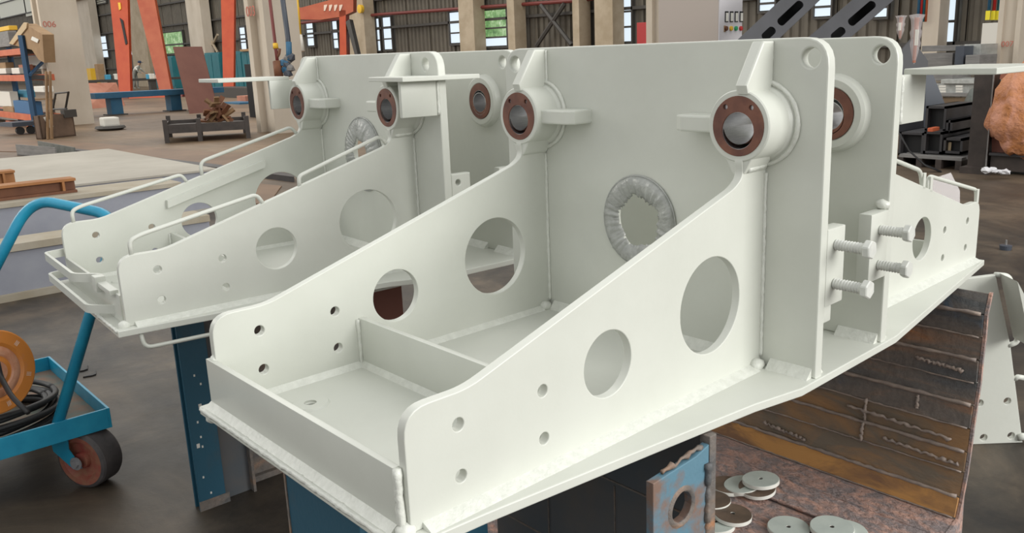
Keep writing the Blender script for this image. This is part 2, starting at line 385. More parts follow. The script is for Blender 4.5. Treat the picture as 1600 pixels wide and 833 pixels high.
def window(n, u0, v0, u1, v1, pane='pane', bars=1, low=None):
    ym = wallyz(u0, (v0+v1)/2)[0]; yn = wallyz(u1, (v0+v1)/2)[0]; zt = wallyz((u0+u1)/2, v0)[1]; zb = wallyz((u0+u1)/2, v1)[1]
    w_ = structure(thing('window_%d' % n, None, None, (WX-.1, (ym+yn)/2, zb)))
    hw = abs(ym-yn)/2; h = zt-zb; t = min(.12, hw*.2)
    fbm = bmesh.new()
    box(fbm, (-.12, -hw-t, -t), (.10, -hw, h+t)); box(fbm, (-.12, hw, -t), (.10, hw+t, h+t))
    box(fbm, (-.12, -hw, -t), (.10, hw, 0)); box(fbm, (-.12, -hw, h), (.10, hw, h+t))
    ob('window_frame', fbm, 'girt', w_)
    for i in range(bars+1):
        z0 = h*i/(bars+1)+.05; z1 = h*(i+1)/(bars+1)-.05
        ob('pane', bx((-.02, -hw, z0), (.02, hw, z1)), pane if not (low and i == 0) else low, w_)
    for i in range(bars): ob('glazing_bar', bx((-.1, -hw, h*(i+1)/(bars+1)-.05), (.04, hw, h*(i+1)/(bars+1)+.05)), 'girt', w_)
    return w_
wl = [(140,58,149,88),(161,56,170,90),(201,62,210,86),(378,42,387,78),(482,32,493,72),(523,32,531,76),(452,40,458,70),(602,26,615,78),
      (706,18,726,68),(592,28,597,80),(906,5,925,68),(970,-6,990,66),(1190,-20,1214,18),(1276,-22,1302,27),(1366,-22,1390,28),(1465,-40,1496,70),(1612,-60,1650,76)]
for i, q in enumerate(wl): window(i+1, *q, bars=2 if q[3]-q[1] < 60 else (2 if q[0] > 1400 else 2))
window(18, 252, 50, 289, 84, 'pane_tree', 0); window(19, 746, 15, 795, 73, 'pane_tree', 3, low='pane')
window(20, 126, -4, 168, 8, 'strip', 3)
# translucent strip high up at the far left, columns against the wall
for (u0, v0, u1, v1) in ((2, 4, 40, 30), (42, -6, 56, 26)):
    a = wallyz(u0, v1); c = wallyz(u1, v0)
    ob('translucent_sheet', bx((WX-.1, a[0], a[1]), (WX, c[0], c[1]+3)), 'strip', wall)
colspec = [(105,150,'pale'),(207,232,'tan'),(300,322,'pale'),(546,573,'tan'),(720,743,'tan'),(795,806,'tan'),(896,906,'dark'),(930,958,'tan'),(1438,1463,'pale')]
for i, (u0, u1, k) in enumerate(colspec):
    X = WX-1.2; a = onp(u0, 90, 0, X).y; c = onp(u1, 90, 0, X).y
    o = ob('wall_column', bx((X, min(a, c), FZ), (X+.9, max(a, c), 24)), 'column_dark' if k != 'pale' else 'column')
    ob('corbel', bx((X-.5, min(a, c)-.1, 9.5), (X, max(a, c)+.1, 10.4)), 'column_dark', o)
    wh = ['beside the carton rack at the far left', 'seen between the two slanting orange legs', 'behind the leaning red-brown sheet', 'left of the far twin windows and the orange crane',
          'left of the window with green trees', 'right of the window with green trees', 'thin, by the tall window in the middle', 'with a small red number, left of the red box', 'right of the dark booms'][i]
    tag(o, 'concrete column against the far wall, ' + wh, 'column', 'columns along the far wall')
# x bracing between wall columns
def strut(u0, v0, u1, v1, X, r): return tb([onp(u0, v0, 0, X), onp(u1, v1, 0, X)], r, 6)
for q in ((845,8,893,70), (882,6,838,72)): ob('brace', strut(*q, WX-.6, .13), 'girt', wall)
for q in ((326,56,340,82), (340,54,327,80)): ob('brace', strut(*q, WX-.45, .12), 'column_dark', wall)

# ------------------------------------------------------------------ the two welded steel frames
W_, E_, X1, TP, X2, XR = .986, .189, 1.3254, .040, 1.7576, 3.1206
TS = .027; YB, ZB = .018, .7565
def arm_outline():
    o = rnd([(0, 0), (0, .276), (.169, .275), (1.165, .583), (1.205, .612), (1.197, .66), (1.215, .69), (X1, .69), (X1, 0)], {1: .065, 2: .04, 3: .05, 4: .03, 5: .02})
    h = [circ(.1378, .2012, .0155, 20), circ(.1378, .0797, .0155, 20), circ(.3879, .2012, .0155, 20), circ(.3879, .0797, .0155, 20),
         circ(.6172, .203, .0885, 48), circ(1.0567, .2555, .143, 56)]
    return o, h
def frame(label, loc, rz, rear):
    g = random.Random(11 if rear else 5)
    t = thing('welded_frame', label, 'steel frame', loc, rz, 'welded steel frames')
    E = .232 if rear else E_; FE = E_
    ol, hl = arm_outline()
    # base plate
    near = [(-.04, -.035), (.16, -.051), (.70, -.115), (1.05, -.158), (1.24, -E-.008), (1.86, -E-.008), (2.23, -.150), (3.13, -.035)]
    far = [(3.13, W_+.035), (2.23, W_+.15), (1.86, W_+FE+.01), (1.24, W_+FE+.01), (.70, W_+.115), (-.04, W_+.035)]
    bp = ob('base_plate', plate(near+far, [circ(.19, .787, .014, 20)], .026, XY(-.026), .003), 'paint', t, smooth=True)
    ob('boss_ring', lathe([(0, .018), (.006, .018), (.006, .05), (0, .056)], (.19, .787, 0), (0, 0, 1), 36), 'paint', t, smooth=True)
    # arm side plates (left pair, right pair mirrored)
    mo = [(XR-x, z) for x, z in ol]; mh = [[(XR-x, z) for x, z in q] for q in hl]
    for y in (0, W_-TS):
        ob('side_plate', plate(ol, hl, TS, XZ(y)), 'paint', t, smooth=True)
        ob('side_plate', plate(mo, mh, TS, XZ(y)), 'paint', t, smooth=True)
    # cross plates
    zc = .5 if rear else .40
    for x, hole in ((X1, True), (X2, False)):
        po = rnd([(-E, 0), (-E, 1.0), (W_+FE, 1.0), (W_+FE, 0)], {1: .085, 2: .085})
        hs = [circ(-.1326, .943, .0285, 28), circ(W_+.1326, .943, .0285, 28)]
        hs += [circ(YB, ZB-.013, .0545, 36), circ(W_-YB, ZB-.013, .0545, 36)]
        if hole: hs.append(circ(.4965, zc, .14 if rear else .12, 40))
        ob('cross_plate', plate(po, hs, TP, YZ(x), .005), 'paint', t, smooth=True)
    # bosses, bushings, gussets, lugs
    for ix, sx in ((X1, -1), (X2+TP, 1)):
        for yb, sy in ((YB, 1), (W_-YB, -1)):
            L = .125
            # rounded teardrop collar + cylinder in one lathe with flared foot
            b = lathe([(L, .0865), (L, .100), (L-.004, .1035), (.022, .1045), (.008, .113), (0, .127), (-.001, .0865)], (ix, yb, ZB), (sx, 0, 0), 48)
            o = ob('boss', b, 'paint', t, smooth=True)
            # neck under the boss
            nk = rnd([(yb-.052, ZB-.080), (yb+.052, ZB-.080), (yb+.016, ZB-.145), (yb-.016, ZB-.145)], {2: .02, 3: .02})
            ob('neck', plate(nk, [], L-.006, YZ(ix-L+.004 if sx < 0 else ix+.002), .004), 'paint', t, smooth=True)
            # bushing: eccentric bore
            bz = ZB-.013; br_ = .0535
            bo = plate(circ(yb, ZB, .0862, 48), [circ(yb, bz, br_, 40), circ(yb-.0435, ZB+.054, .0075, 14), circ(yb+.0435, ZB+.054, .0075, 14)], .03, YZ(ix+sx*L-(.0 if sx < 0 else .03)+(-.002 if sx < 0 else .002)), .001)
            bo = ob('bushing', bo, 'primer', t, smooth=True)
            ob('bore_liner', lathe([(0, br_+.0015), (0, br_-.001), (-.20, br_-.001), (-.20, br_+.0015)], (ix+sx*(L-.001), yb, bz), (sx, 0, 0), 40),
               'steel', bo, smooth=True)
            for q in (-1, 1):
                ob('pin', lathe([(0, 0), (0, .007), (-.012, .0078)], (ix+sx*(L-.006), yb+q*.0435, ZB+.054), (sx, 0, 0), 16), 'steel', bo, smooth=True)
            # gusset above the boss
            gl = [(ix, .993), (ix+sx*.055, .993), (ix+sx*.062, .985), (ix+sx*.138, .872), (ix+sx*.130, .848), (ix, .845)]
            yg = -.017 if sy > 0 else W_-.017-.026
            ob('gusset', plate(gl, [], .040, XZ(yg), .006), 'paint', t, smooth=True)
            # side lug pointing inwards
            y0, y1 = (.085, .27) if sy > 0 else (W_-.085, W_-.27)
            lg = [(ix+sx*.0, y0), (ix+sx*.105, y0), (ix+sx*.105, y1-sy*.03), (ix+sx*.085, y1), (ix, y1)]
            ob('lug', plate(lg, [], .05, XY(.731), .006), 'paint', t, smooth=True)
            if sx < 0:
                weld('weld_bead', t, [((ix-.003, yb-.028, .86), (ix-.003, yb-.028, .99)), ((ix-.003, yg+.043, .86), (ix-.003, yg+.043, .99))], .006, g)
                b = bmesh.new(); rg = [Vector((ix-.005, yb+math.cos(a)*.122, ZB+math.sin(a)*.122)) for a in [2*PI*k/40 for k in range(41)]]
                tube(b, rg, .0075, 6, jit=.15, rng=g); bmesh.ops.recalc_face_normals(b, faces=b.faces[:]); ob('weld_bead', b, 'weld', t, smooth='all')
                yy = 0 if sy > 0 else W_-TS
                weld('weld_bead', t, [((ix-.012, yy-.004, .635), (ix-L+.02, yy-.004, .63))], .009, g)
    # flush collars on the inner faces
    for ix, sx in ((X1+TP, 1), (X2, -1)):
        for yb in (YB, W_-YB):
            o = ob('collar', lathe([(0, .086), (.030, .086), (.034, .090), (.034, .112), (.026, .122), (0, .130)], (ix, yb, ZB), (sx, 0, 0), 48), 'paint', t, smooth=True)
            bo = ob('bushing', lathe([(.0, .0855), (.036, .0855), (.036, .0535), (-.16, .0535)], (ix, yb, ZB-.0), (sx, 0, 0), 44), 'primer', t, smooth=True)
            ob('bore_liner', lathe([(.0, .0538), (.0355, .0538), (.0355, .0525), (-.16, .0525)], (ix, yb, ZB), (sx, 0, 0), 40), 'steel', bo, smooth=True)
    # divider between the side plates
    for xd in (.468, XR-.468):
        o = ob('divider', bx((xd, TS, 0), (xd+.02, W_-TS, .160), .003), 'paint', t, smooth=True)
    # fillet welds
    for y, s in ((0, -1), (TS, 1), (W_-TS, -1), (W_, 1)):
        sz = .034 if s*y == 0 and y == 0 else .024
        fillet('weld_bead', t, (.03, y, 0), (X1-.05, y, 0), (0, s, 0), (0, 0, 1), sz, .015, g)
        fillet('weld_bead', t, (X2+TP+.03, y, 0), (XR-.02, y, 0), (0, s, 0), (0, 0, 1), sz, .015, g)
        weld('weld_bead', t, [((X1-.004, y+s*.002, .03), (X1-.004, y+s*.002, .61))], .0065, g)
        weld('weld_bead', t, [((X2+TP+.004, y+s*.002, .03), (X2+TP+.004, y+s*.002, .61))], .0085, g)
    for x, s in ((X1, -1), (X1+TP, 1), (X2, -1), (X2+TP, 1)):
        for a, c in ((-E+.012, -.035), (.05, W_-.05), (W_+.03, W_+FE-.02)):
            fillet('weld_bead', t, (x, a, 0), (x, c, 0), (s, 0, 0), (0, 0, 1), .030, .030, g)
    for xd, s in ((.468, -1), (.488, 1)):
        fillet('weld_bead', t, (xd, TS, 0), (xd, W_-TS, 0), (s, 0, 0), (0, 0, 1), .016, .016, g)
        weld('weld_bead', t, [((xd+s*.003, W_-TS-.003, .0), (xd+s*.003, W_-TS-.003, .155))], .008, g)
    for c, r in (((X1-.035, -.008, .010), .028), ((X1-.035, W_-TS-.008, .012), .026), ((X2+TP+.03, -.006, .010), .024), ((-.006, .01, .006), .024)):
        b = blob(c, r, g, 2, .10, (1, .8, .8)); ob('weld_lump', b, 'weld', t, smooth='all')
    # end closure
    if not rear:
        ob('end_plate', bx((-.014, .030, 0), (.004, W_+.012, .146), .003), 'paint', t, smooth=True)
        fillet('weld_bead', t, (-.014, .03, 0), (-.014, W_+.01, 0), (-1, 0, 0), (0, 0, 1), .020, .016, g)
        weld('weld_bead', t, [((-.010, .018, .012), (-.010, .020, .146))], .010, g)
        weld('weld_bead', t, [((-.004, W_+.004, .13), (.004, W_-.02, .152))], .012, g)
        weld('weld_bead', t, [((-.037, -.02, -.008), (-.037, W_+.03, -.008))], .0085, g)
        ob('weld_lump', blob((.0, W_+.02, -.040), .026, g, 2, .12, (1.3, 1, .8)), 'weld', t, smooth='all')
    else:
        ob('end_plate', bx((.0, .05, 0), (.012, W_-TS, .115), .003), 'paint', t, smooth=True)
        weld('weld_bead', t, [((-.036, -.02, -.006), (-.036, W_+.03, -.006))], .008, g)
        # two flat bent strap handles on the open end
        for z0, h, y1, y2 in ((.095, .036, W_+.03, .34), (-.0, .034, W_+.02, .16)):
            path = bend([(.01, y1, 0), (-.075, y1-.02, 0), (-.075, y2+.09, 0), (.005, y2, 0)], .03, 4)
            b = bmesh.new(); rows = []
            for i, p in enumerate(path):
                d = (path[min(i+1, len(path)-1)]-path[max(i-1, 0)]).normalized(); nrm = Vector((d.y, -d.x, 0))*.006
                zt = z0+h+.02
                rows.append([b.verts.new(p+q) for q in (nrm+Vector((0,0,z0+.02)), nrm+Vector((0,0,zt)), -nrm+Vector((0,0,zt)), -nrm+Vector((0,0,z0+.02)))])
            for i in range(len(rows)-1):
                for k in range(4): b.faces.new((rows[i][k], rows[i][(k+1) % 4], rows[i+1][(k+1) % 4], rows[i+1][k]))
            b.faces.new(rows[0]); b.faces.new(rows[-1]); bmesh.ops.recalc_face_normals(b, faces=b.faces[:])
            ob('strap_handle', b, 'paint', t, smooth=True)
        ob('latch_block', bx((-.028, .285, .085), (.012, .345, .150), .005), 'paint', t, smooth=True)
        ob('angle_strip', bx((-.02, .10, .108), (.012, .34, .128), .003), 'paint', t, smooth=True)
    # bent rod handles along the arms
    rr = .0085
    def rod(pts): 
        return ob('rod_handle', tb(bend(pts, .035), rr, 10), 'paint', t, smooth='all')
    def armz(x): return .275 + (x-.169)*(.308/.996) if x > .169 else .275
    if rear:
        for y in (.013, W_-.013):
            k = 1 if y < .5 else 0
            rod([(.056, y, .274), (.056, y, .328), (.10, y, .345), (.56, y, armz(.56)+.045), (.585, y, armz(.58)-.005)])
            rod([(.75 if k else .66, y, armz(.75 if k else .66)-.005), (.75 if k else .66, y, armz(.7)+.055), (1.155, y, .632), (1.185, y, .590)])
        rod([(.04, -.02, -.02), (.045, -.03, -.088), (.46, -.06, -.088), (.465, -.06, -.02)])
        rod([(1.0, .03, -.02), (1.0, .02, -.08), (1.45, .02, -.08), (1.45, .03, -.02)])
        rod([(.62, .96, -.02), (.62, .95, -.08), (.98, .95, -.08), (.98, .96, -.02)])
        ob('edge_strip', pr([(.466, W_-TS-.03, .288), (.975, W_-TS-.03, .436), (.978, W_-TS-.03, .475), (.468, W_-TS-.03, .325)], (0, .03, 0)), 'paint', t)
    else:
        for y in (.013, W_-.013):
            fl_ = lambda x: armz(XR-x)
            rod([(2.20, y, fl_(2.20)), (2.205, y, fl_(2.2)+.05), (2.475, y, fl_(2.475)+.06), (2.50, y, fl_(2.5)-.01)])
            rod([(2.545, y, fl_(2.545)-.01), (2.555, y, fl_(2.555)+.055), (3.095, y, .325), (3.10, y, .26)])
        for x, z in ((2.49, fl_(2.49)), (2.56, fl_(2.56)), (3.085, .275)):
            ob('handle_clip', bx((x-.012, .0, z-.01), (x+.012, .012, z+.055), .002), 'paint', t)
    # tabs on the plate edges with jacking bolts
    for x0, x1, z0, z1, bxx in ((X1+TP, 1.468, .215 if not rear else .20, .453, 1.41), (1.640, X2, .232, .455, 1.700)):
        if rear and x0 < 1.5: ob('tab', plate([(x0, z0), (x0, z1), (x1, z1), (x1, z0)], [circ(1.40, .413, .014, 18)], .04, XZ(-E), .004), 'paint', t, smooth=True)
        else: ob('tab', bx((x0-.004, -E-.002, z0), (x1, -E+.042, z1), .006), 'paint', t, smooth=True)
        if not rear:
            for z in (.400, .281) if x0 < 1.5 else (.397, .282):
                L = .092 if x0 < 1.5 else .080; y0 = -E-.002
                pf = [(-.01, .0), (-.01, .0150)]
                s = 0.
                while s < L-.01: pf += [(s, .0142), (s+.004, .0172)]; s += .009
                pf += [(L, .0150), (L, 0)]
                bo = ob('bolt', lathe(pf, (bxx, y0, z), (0, -1, 0), 16), 'bolt', t, smooth=True)
                hb = bmesh.new(); ang = .3+z
                hx = [(bxx+.029*math.cos(ang+k*PI/3), y0-L, z+.029*math.sin(ang+k*PI/3)) for k in range(6)]
                prism(hb, hx, (0, -.022, 0)); bmesh.ops.bevel(hb, geom=hb.edges[:], offset=.003, segments=1, affect='EDGES')
                ob('bolt_head', hb, 'bolt', bo)
    if not rear:
        ob('stop_block', bx((X1+TP-.002, -E+.002, .165), (1.408, -E+.022, .216), .004), 'paint', t, smooth=True)
        ob('weld_lump', blob((X2-.004, -E+.02, .470), .024, g, 2, .12, (.8, 1, .7)), 'weld', t, smooth='all')
        ob('foot_pad', bx((X1+TP, .04, .0), (1.44, .10, .03), .004), 'paint', t)
    # cheek plates with overhanging shelf plates at the upper corners
    def shelf(face, sx, ys, yin, x_in, x_out, y_lo, y_hi):
        a = min(face, face+sx*.19); c = max(face, face+sx*.19)
        ob('cheek_plate', bx((a, ys, .722), (c, ys+.022, .878), .004), 'paint', t, smooth=True)
        pts = [(x_in, y_lo), (x_out, y_lo), (x_out, y_hi), (x_in, y_hi)]
        ob('shelf_plate', plate(pts, [], .020, XY(.876), .003), 'paint', t, smooth=True)
        weld('weld_bead', t, [((face+sx*.004, ys+(0 if ys < .5 else .022), .725), (face+sx*.004, ys+(0 if ys < .5 else .022), .873))], .009, g)
    if rear:
        shelf(X1, -1, -E+.004, 0, 1.105, 1.50, -.30, -.01)
        shelf(X1, -1, W_+FE-.02, 0, .86, 1.25, W_+FE-.02, W_+FE+.28)
    else:
        shelf(X2+TP, 1, -E+.004, 0, 1.87, 2.42, -.44, -.16)
        shelf(X2+TP, 1, W_+FE-.02, 0, 1.88, 2.40, W_+.10, W_+.44)
    # masking film crumpled round the central opening
    fm = bmesh.new(); nA, rows = 132, []; Ro, Ri = (.188, .085) if rear else (.160, .088)
    cy = .4965
    ks = [g.uniform(-1, 1) for _ in range(nA)]
    for i in range(nA):
        a = 2*PI*i/nA; kk = math.copysign(abs(ks[i])**2, ks[i])*.8 + .5*math.sin(i*.83)*ks[(i//9) % nA]; row = []
        for j in range(8):
            f = j/7; rad = Ro+(Ri-Ro)*f + (kk*.006+.006*math.sin(a*5+1))*f
            xx = X1-.010-.005*math.sin(f*PI)*(1.6 if rear else 1)-.014*abs(kk)*f**.5*(1-.4*f)+.012*f*f*(0 if rear else 1) - g.uniform(0, .003)
            if rear and PI*.5 < a < PI*1.1: xx -= .02*f
            row.append(fm.verts.new((xx if j else X1-.001, cy+rad*math.cos(a), zc+rad*math.sin(a))))
        rows.append(row)
    for i in range(nA):
        for j in range(7): fm.faces.new((rows[i][j], rows[i][j+1], rows[(i+1) % nA][j+1], rows[(i+1) % nA][j]))
    bmesh.ops.recalc_face_normals(fm, faces=fm.faces[:])
    fo = ob('masking_film', fm, 'film', t, smooth='all')
    sd = fo.modifiers.new('s', 'SOLIDIFY'); sd.thickness = .0015
    b = bmesh.new(); rg = [Vector((X1-.004, cy+math.cos(a)*Ro, zc+math.sin(a)*Ro)) for a in [2*PI*k/60 for k in range(61)]]
    tube(b, rg, .0035, 5); ob('film_edge', b, 'film', t, smooth='all')
    return t
frame('nearer pale green-grey welded steel frame with four jacking bolts sticking out near its tall plates', (0, 0, 0), 0, False)
frame('farther pale green-grey welded steel frame with bent rod handles along the tops of its arms', (.0654, 1.990, .0043), -.0537, True)

# ------------------------------------------------------------------ rusty cradle under the nearer frame
def cradle():
    t = thing('rusty_cradle', 'rusty curved steel cradle built of welded strips, carrying the nearer frame on the right', 'cradle', (2.0, .5, FZ))
    loc = Vector((2.0, .5, FZ)); g = random.Random(3)
    # profile (x, z): course joints measured up the curved wall, then the floor strips
    P = [(2.700, -.030), (2.668, -.118), (2.672, -.215), (2.662, -.315), (2.662, -.415), (2.645, -.510), (2.628, -.610), (2.618, -.712), (2.604, -.800), (2.575, -.905), (2.545, -.990)]
    F = [(2.545, -.990), (2.40, -1.020), (2.22, -1.035), (2.02, -1.043), (1.80, -1.048), (1.58, -1.050), (1.36, -1.050), (1.14, -1.050), (.93, -1.050)]
    Y0, Y1 = -.205, 1.45
    for L, mm in ((P, 'rust'), (F, 'rust_floor')):
        for i in range(len(L)-1):
            a, c = Vector((L[i][0], 0, L[i][1])), Vector((L[i+1][0], 0, L[i+1][1]))
            d = (c-a).normalized(); n = Vector((-d.z, 0, d.x))
            if n.x > 0 and mm == 'rust': n = -n
            if mm == 'rust_floor' and n.z < 0: n = -n
            off = g.uniform(-.004, .004) + (.007 if i % 2 else 0); gp = .0025
            q = [a+d*gp+n*off, c-d*gp+n*off, c-d*gp+n*(off-.028), a+d*gp+n*(off-.028)]
            yy = Y0 if mm == 'rust' else Y0+(-.0)
            b = pr([v+Vector((0, yy, 0))-loc for v in q], (0, Y1-Y0, 0))
            bmesh.ops.bevel(b, geom=b.edges[:], offset=.002, segments=1, affect='EDGES')
            ob('steel_strip', b, 'ochre' if (mm == 'rust' and i == 9) else ('rust_low' if mm == 'rust' and i in (6, 7, 8) else mm), t)
            if mm == 'rust':
                # raised ground weld seam at each joint, partly uneven
                pts = [Vector((c.x, Y0+.01+(Y1-Y0-.02)*k/60, c.z))+n*(.007+g.uniform(-.002, .002))+d*g.uniform(-.002, .002)-loc for k in range(61)]
                ob('weld_seam', tb(pts, .0085 if i % 2 == 0 else .004, 6, jit=.25, rng=g), 'seam', t, smooth='all')
            elif i in (0, 1, 2, 3):
                pts = [Vector((c.x, Y0+.01+(Y1-Y0-.02)*k/50, c.z+.008))-loc for k in range(51)]
                ob('weld_seam', tb(pts, .007, 6, jit=.3, rng=g), 'rust_floor', t, smooth='all')
    # wavy flame-cut drips and vertical joints
    def onw(z):
        for (a, b_), (c, d) in zip(P, P[1:]):
            if b_ >= z >= d: return a+(c-a)*(b_-z)/(b_-d)
        return P[-1][0]
    for y, z0, z1 in ((.245, -.60, -.70), (.25, -.71, -.80), (.285, -.235, -.40), (.02, -.52, -.58)):
        pts = [Vector((onw(z)-.012, y+g.uniform(-.004, .004), z))-loc for z in [z0+(z1-z0)*k/14 for k in range(15)]]
        ob('weld_seam', tb(pts, .007, 6, jit=.4, rng=g), 'seam', t, smooth='all')
    for (y0, z0, y1, z1) in ((.33, -.655, -.14, -.672), (.75, -.86, .52, -.875), (.15, -.755, -.18, -.77), (.05, -.36, -.15, -.37)):
        pts = [Vector((onw(z0+(z1-z0)*k/30)-.013, y0+(y1-y0)*k/30, z0+(z1-z0)*k/30+.004*math.sin(k*1.9)+g.uniform(-.003, .003)))-loc for k in range(31)]
        ob('weld_seam', tb(pts, .0075, 6, jit=.5, rng=g), 'seam', t, smooth='all')
    # edge plate along the open end
    ed = [Vector((x, Y0-.002, z)) for x, z in P] + [Vector((x, Y0-.002, z)) for x, z in F[1:4]]
    out = [Vector((x+.016, Y0-.002, z)) for x, z in P[:-1]] + [Vector((2.60, Y0-.002, -1.085)), Vector((2.02, Y0-.002, -1.09))]
    b = bmesh.new(); prism(b, [v-loc for v in ed+out[::-1]], (0, -.012, 0)); ob('edge_plate', b, 'rust_floor', t)
    # outer support web behind the strips down to the floor
    ob('support_web', bx((Vector((.95, .2, FZ))-loc)[:], (Vector((2.5, .23, -1.08))-loc)[:]), 'rust', t)
    ob('support_web', bx((Vector((.95, 1.2, FZ))-loc)[:], (Vector((2.5, 1.23, -1.08))-loc)[:]), 'rust', t)
    return t
cradle()
# dark steel stand with a holed bracket plate
t = thing('support_stand', 'dark box stand under the nearer frame with a worn blue plate holding a round hole', 'stand', (.87, .4, FZ))
L = Vector((.87, .4, FZ))
def rel(lo, hi, bev=0.): return bx((Vector(lo)-L)[:], (Vector(hi)-L)[:], bev)
ob('side_wall', rel((.857, -.118, FZ), (.882, .78, -.030), .002), 'dark_stand', t)
ob('end_flange', rel((.846, -.152, FZ), (.876, -.118, -.0300), .003), 'rust', t)
for z in (-.30, -.62): ob('seam', rel((.854, -.118, z), (.858, .78, z+.006)), 'rust', t)
for y in (.20, .50): ob('seam', rel((.854, y, FZ), (.858, y+.005, -.31)), 'rust', t)
g = random.Random(4)
hp = plate([(.612, -.62), (.612, -.074), (.79, -.066), (.845, -.052), (.845, -.62)], [circ(.728, -.186, .042, 26, .05)], .024, XZ(-.150), .002)
hp.transform(Matrix.Translation(-L)); ob('holed_plate', hp, 'blue_flake', t, smooth=True)
ob('hole_slag', lathe([(0, .042), (.007, .049), (0, .058)], Vector((.728, -.150, -.186))-L, (0, -1, 0), 26), 'rust', t, smooth='all')
ob('weld_bead', tb([Vector((.838, -.152, -.10-.012*k))+Vector((g.uniform(-.004, .004),)*3)-L for k in range(38)], .010, 6, jit=.4, rng=g), 'rust', t, smooth='all')
ob('weld_bead', tb([Vector((.66+.013*k, -.138, -.070+.0012*k))+Vector((0, 0, g.uniform(-.004, .006)))-L for k in range(14)], .007, 6, jit=.5, rng=g), 'rust', t, smooth='all')
# blue posts
def hpost(name, label, loc, rz, wd, dp_, h, web=.012, fl_m='blue_stand', cat='stand'):
    t = thing(name, label, cat, loc, rz)
    ob('front_flange', bx((0, 0, 0), (wd, .016, h), .002), fl_m, t)
    ob('back_flange', bx((0, dp_, 0), (wd, dp_+.016, h), .002), fl_m, t)
    ob('web', bx((wd*.5-web/2, .016, 0), (wd*.5+web/2, dp_, h)), fl_m, t)
    return t
t = hpost('steel_post', 'dark blue steel post under the left arm of the farther frame, nearest the blue trolley', (.39, 2.44, FZ), -.03, .125, .06, 1.07)
ob('recess_plate', bx((.125, .04, .0), (.27, .06, 1.07)), 'dark_stand', t); ob('edge_rib', bx((.262, .0, .0), (.275, .06, 1.07)), 'rust', t); ob('side_plate', bx((.275, .12, .0), (.86, .14, 1.0)), 'rust', t)  # recess and side plates coloured darker for the shade there; the rust is real too
ob('rust_rail', bx((.17, .09, .0), (.86, .12, .03)), 'rust', t)
ob('rust_rail', bx((.17, .09, .36), (.86, .12, .385)), 'rust', t)
ob('foot_rust', bx((-.002, -.003, 0), (.142, .0, .05)), 'rust', t)
for u, v_ in ((303.6, 587), (313.6, 600), (312.7, 634.6), (310, 697), (316.6, 698), (314, 683), (318, 746), (330, 770), (309, 660)):
    q = t.matrix_basis.inverted() @ onp(u, v_, 1, 2.437); k_ = .007 if u in (312.7, 310) else .0035
    ob('paint_speck', bx((q.x-k_, -.002, q.z-k_*1.5), (q.x+k_, .0005, q.z+k_*1.5)), 'white', t)
t = thing('steel_post', 'dark blue steel post standing under the left end of the nearer frame', 'stand', (.10, .40, FZ))
ob('front_flange', bx((0, 0, 0), (.016, .41, 1.07), .002), 'blue_stand', t)
ob('side_plate', bx((.016, .0, 0), (.40, .014, 1.07)), 'blue_stand', t)
ob('back_flange', bx((.40, 0, 0), (.416, .41, 1.07), .002), 'blue_stand', t)
ob('edge_rust', bx((-.003, .404, 0), (.0, .414, 1.07)), 'rust', t)
# hidden props so that the frames are carried
t = thing('steel_post', 'red-brown steel post under the farther frame, seen through the holes of the nearer one', 'stand', (1.6, 2.6, FZ))
ob('front_flange', bx((-.55, 0, 0), (.10, .016, 1.07)), 'redbrown', t); ob('back_flange', bx((-.55, .2, 0), (.10, .216, 1.07)), 'redbrown', t); ob('web', bx((.07, .016, 0), (.09, .2, 1.07)), 'blue_stand', t)

# ------------------------------------------------------------------ loose discs in the cradle
def disc(label, u, v, r, zb, top, tilt=(0, 0), th=.018, hole=.010):
    c = onp(u, v, 2, zb+th)
    t = thing('steel_disc', label, 'disc', (c.x, c.y, zb), 0, 'loose holed discs in the cradle')
    t.rotation_euler = (tilt[0], tilt[1], R_.uniform(0, 3))
    ob('rim', lathe([(th-.001, hole), (th-.001, r-.0008), (th-.002, r), (.001, r), (0, r-.001), (0, hole), (th-.001, hole)], (0, 0, 0), (0, 0, 1), 44), 'disc_edge', t, smooth=True)
    ob('face', lathe([(th, hole), (th, r-.002), (th-.001, r-.001)], (0, 0, .0005), (0, 0, 1), 44), top, t, smooth=True)
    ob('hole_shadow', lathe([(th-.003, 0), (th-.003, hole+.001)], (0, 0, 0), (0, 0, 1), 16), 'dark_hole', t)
zf = -1.036
disc('pale green disc lying flat, left of the front pair at the photo bottom', 1232, 823, .088, zf, 'disc')
disc('pale green disc with a black centre hole, topmost of the pair at the bottom edge', 1300, 823, .090, zf+.019, 'disc')
disc('pale disc half covered by its neighbour at the bottom edge, rightmost', 1322, 829, .088, zf, 'disc')
disc('brown-faced disc with a small centre hole, alone in front of the flange', 1145, 802, .082, zf+.020, 'disc_brown', (.03, -.03))
disc('pale disc sticking out below the brown-faced disc beside the flange', 1118, 815, .085, zf, 'disc')
disc('dark-topped disc with a white rim half hidden by the flange, second from below', 1112, 780, .085, zf+.026, 'disc_brown', (.04, .02))
disc('brown-topped disc lying under the small pile, leftmost', 1138, 757, .085, zf, 'disc_brown', (.02, -.05))
disc('pale disc leaning on the small pile, second from left', 1160, 756, .084, zf+.012, 'disc', (-.05, .10))
disc('brown-topped disc just under the topmost of the small pile', 1183, 760, .085, zf+.016, 'disc_brown', (-.05, .07))
disc('pale grey-green disc topmost of the small pile', 1189, 748, .085, zf+.040, 'disc', (-.05, .07))
t = ob('wood_chip', bx((-.035, -.008, 0), (.035, .008, .006)), 'pale_concrete'); t.location = fl(1141, 720, zf+.004); t.rotation_euler = (0, 0, -.5); tag(t, 'small pale chip lying on the cradle floor left of the disc pile', 'chip')

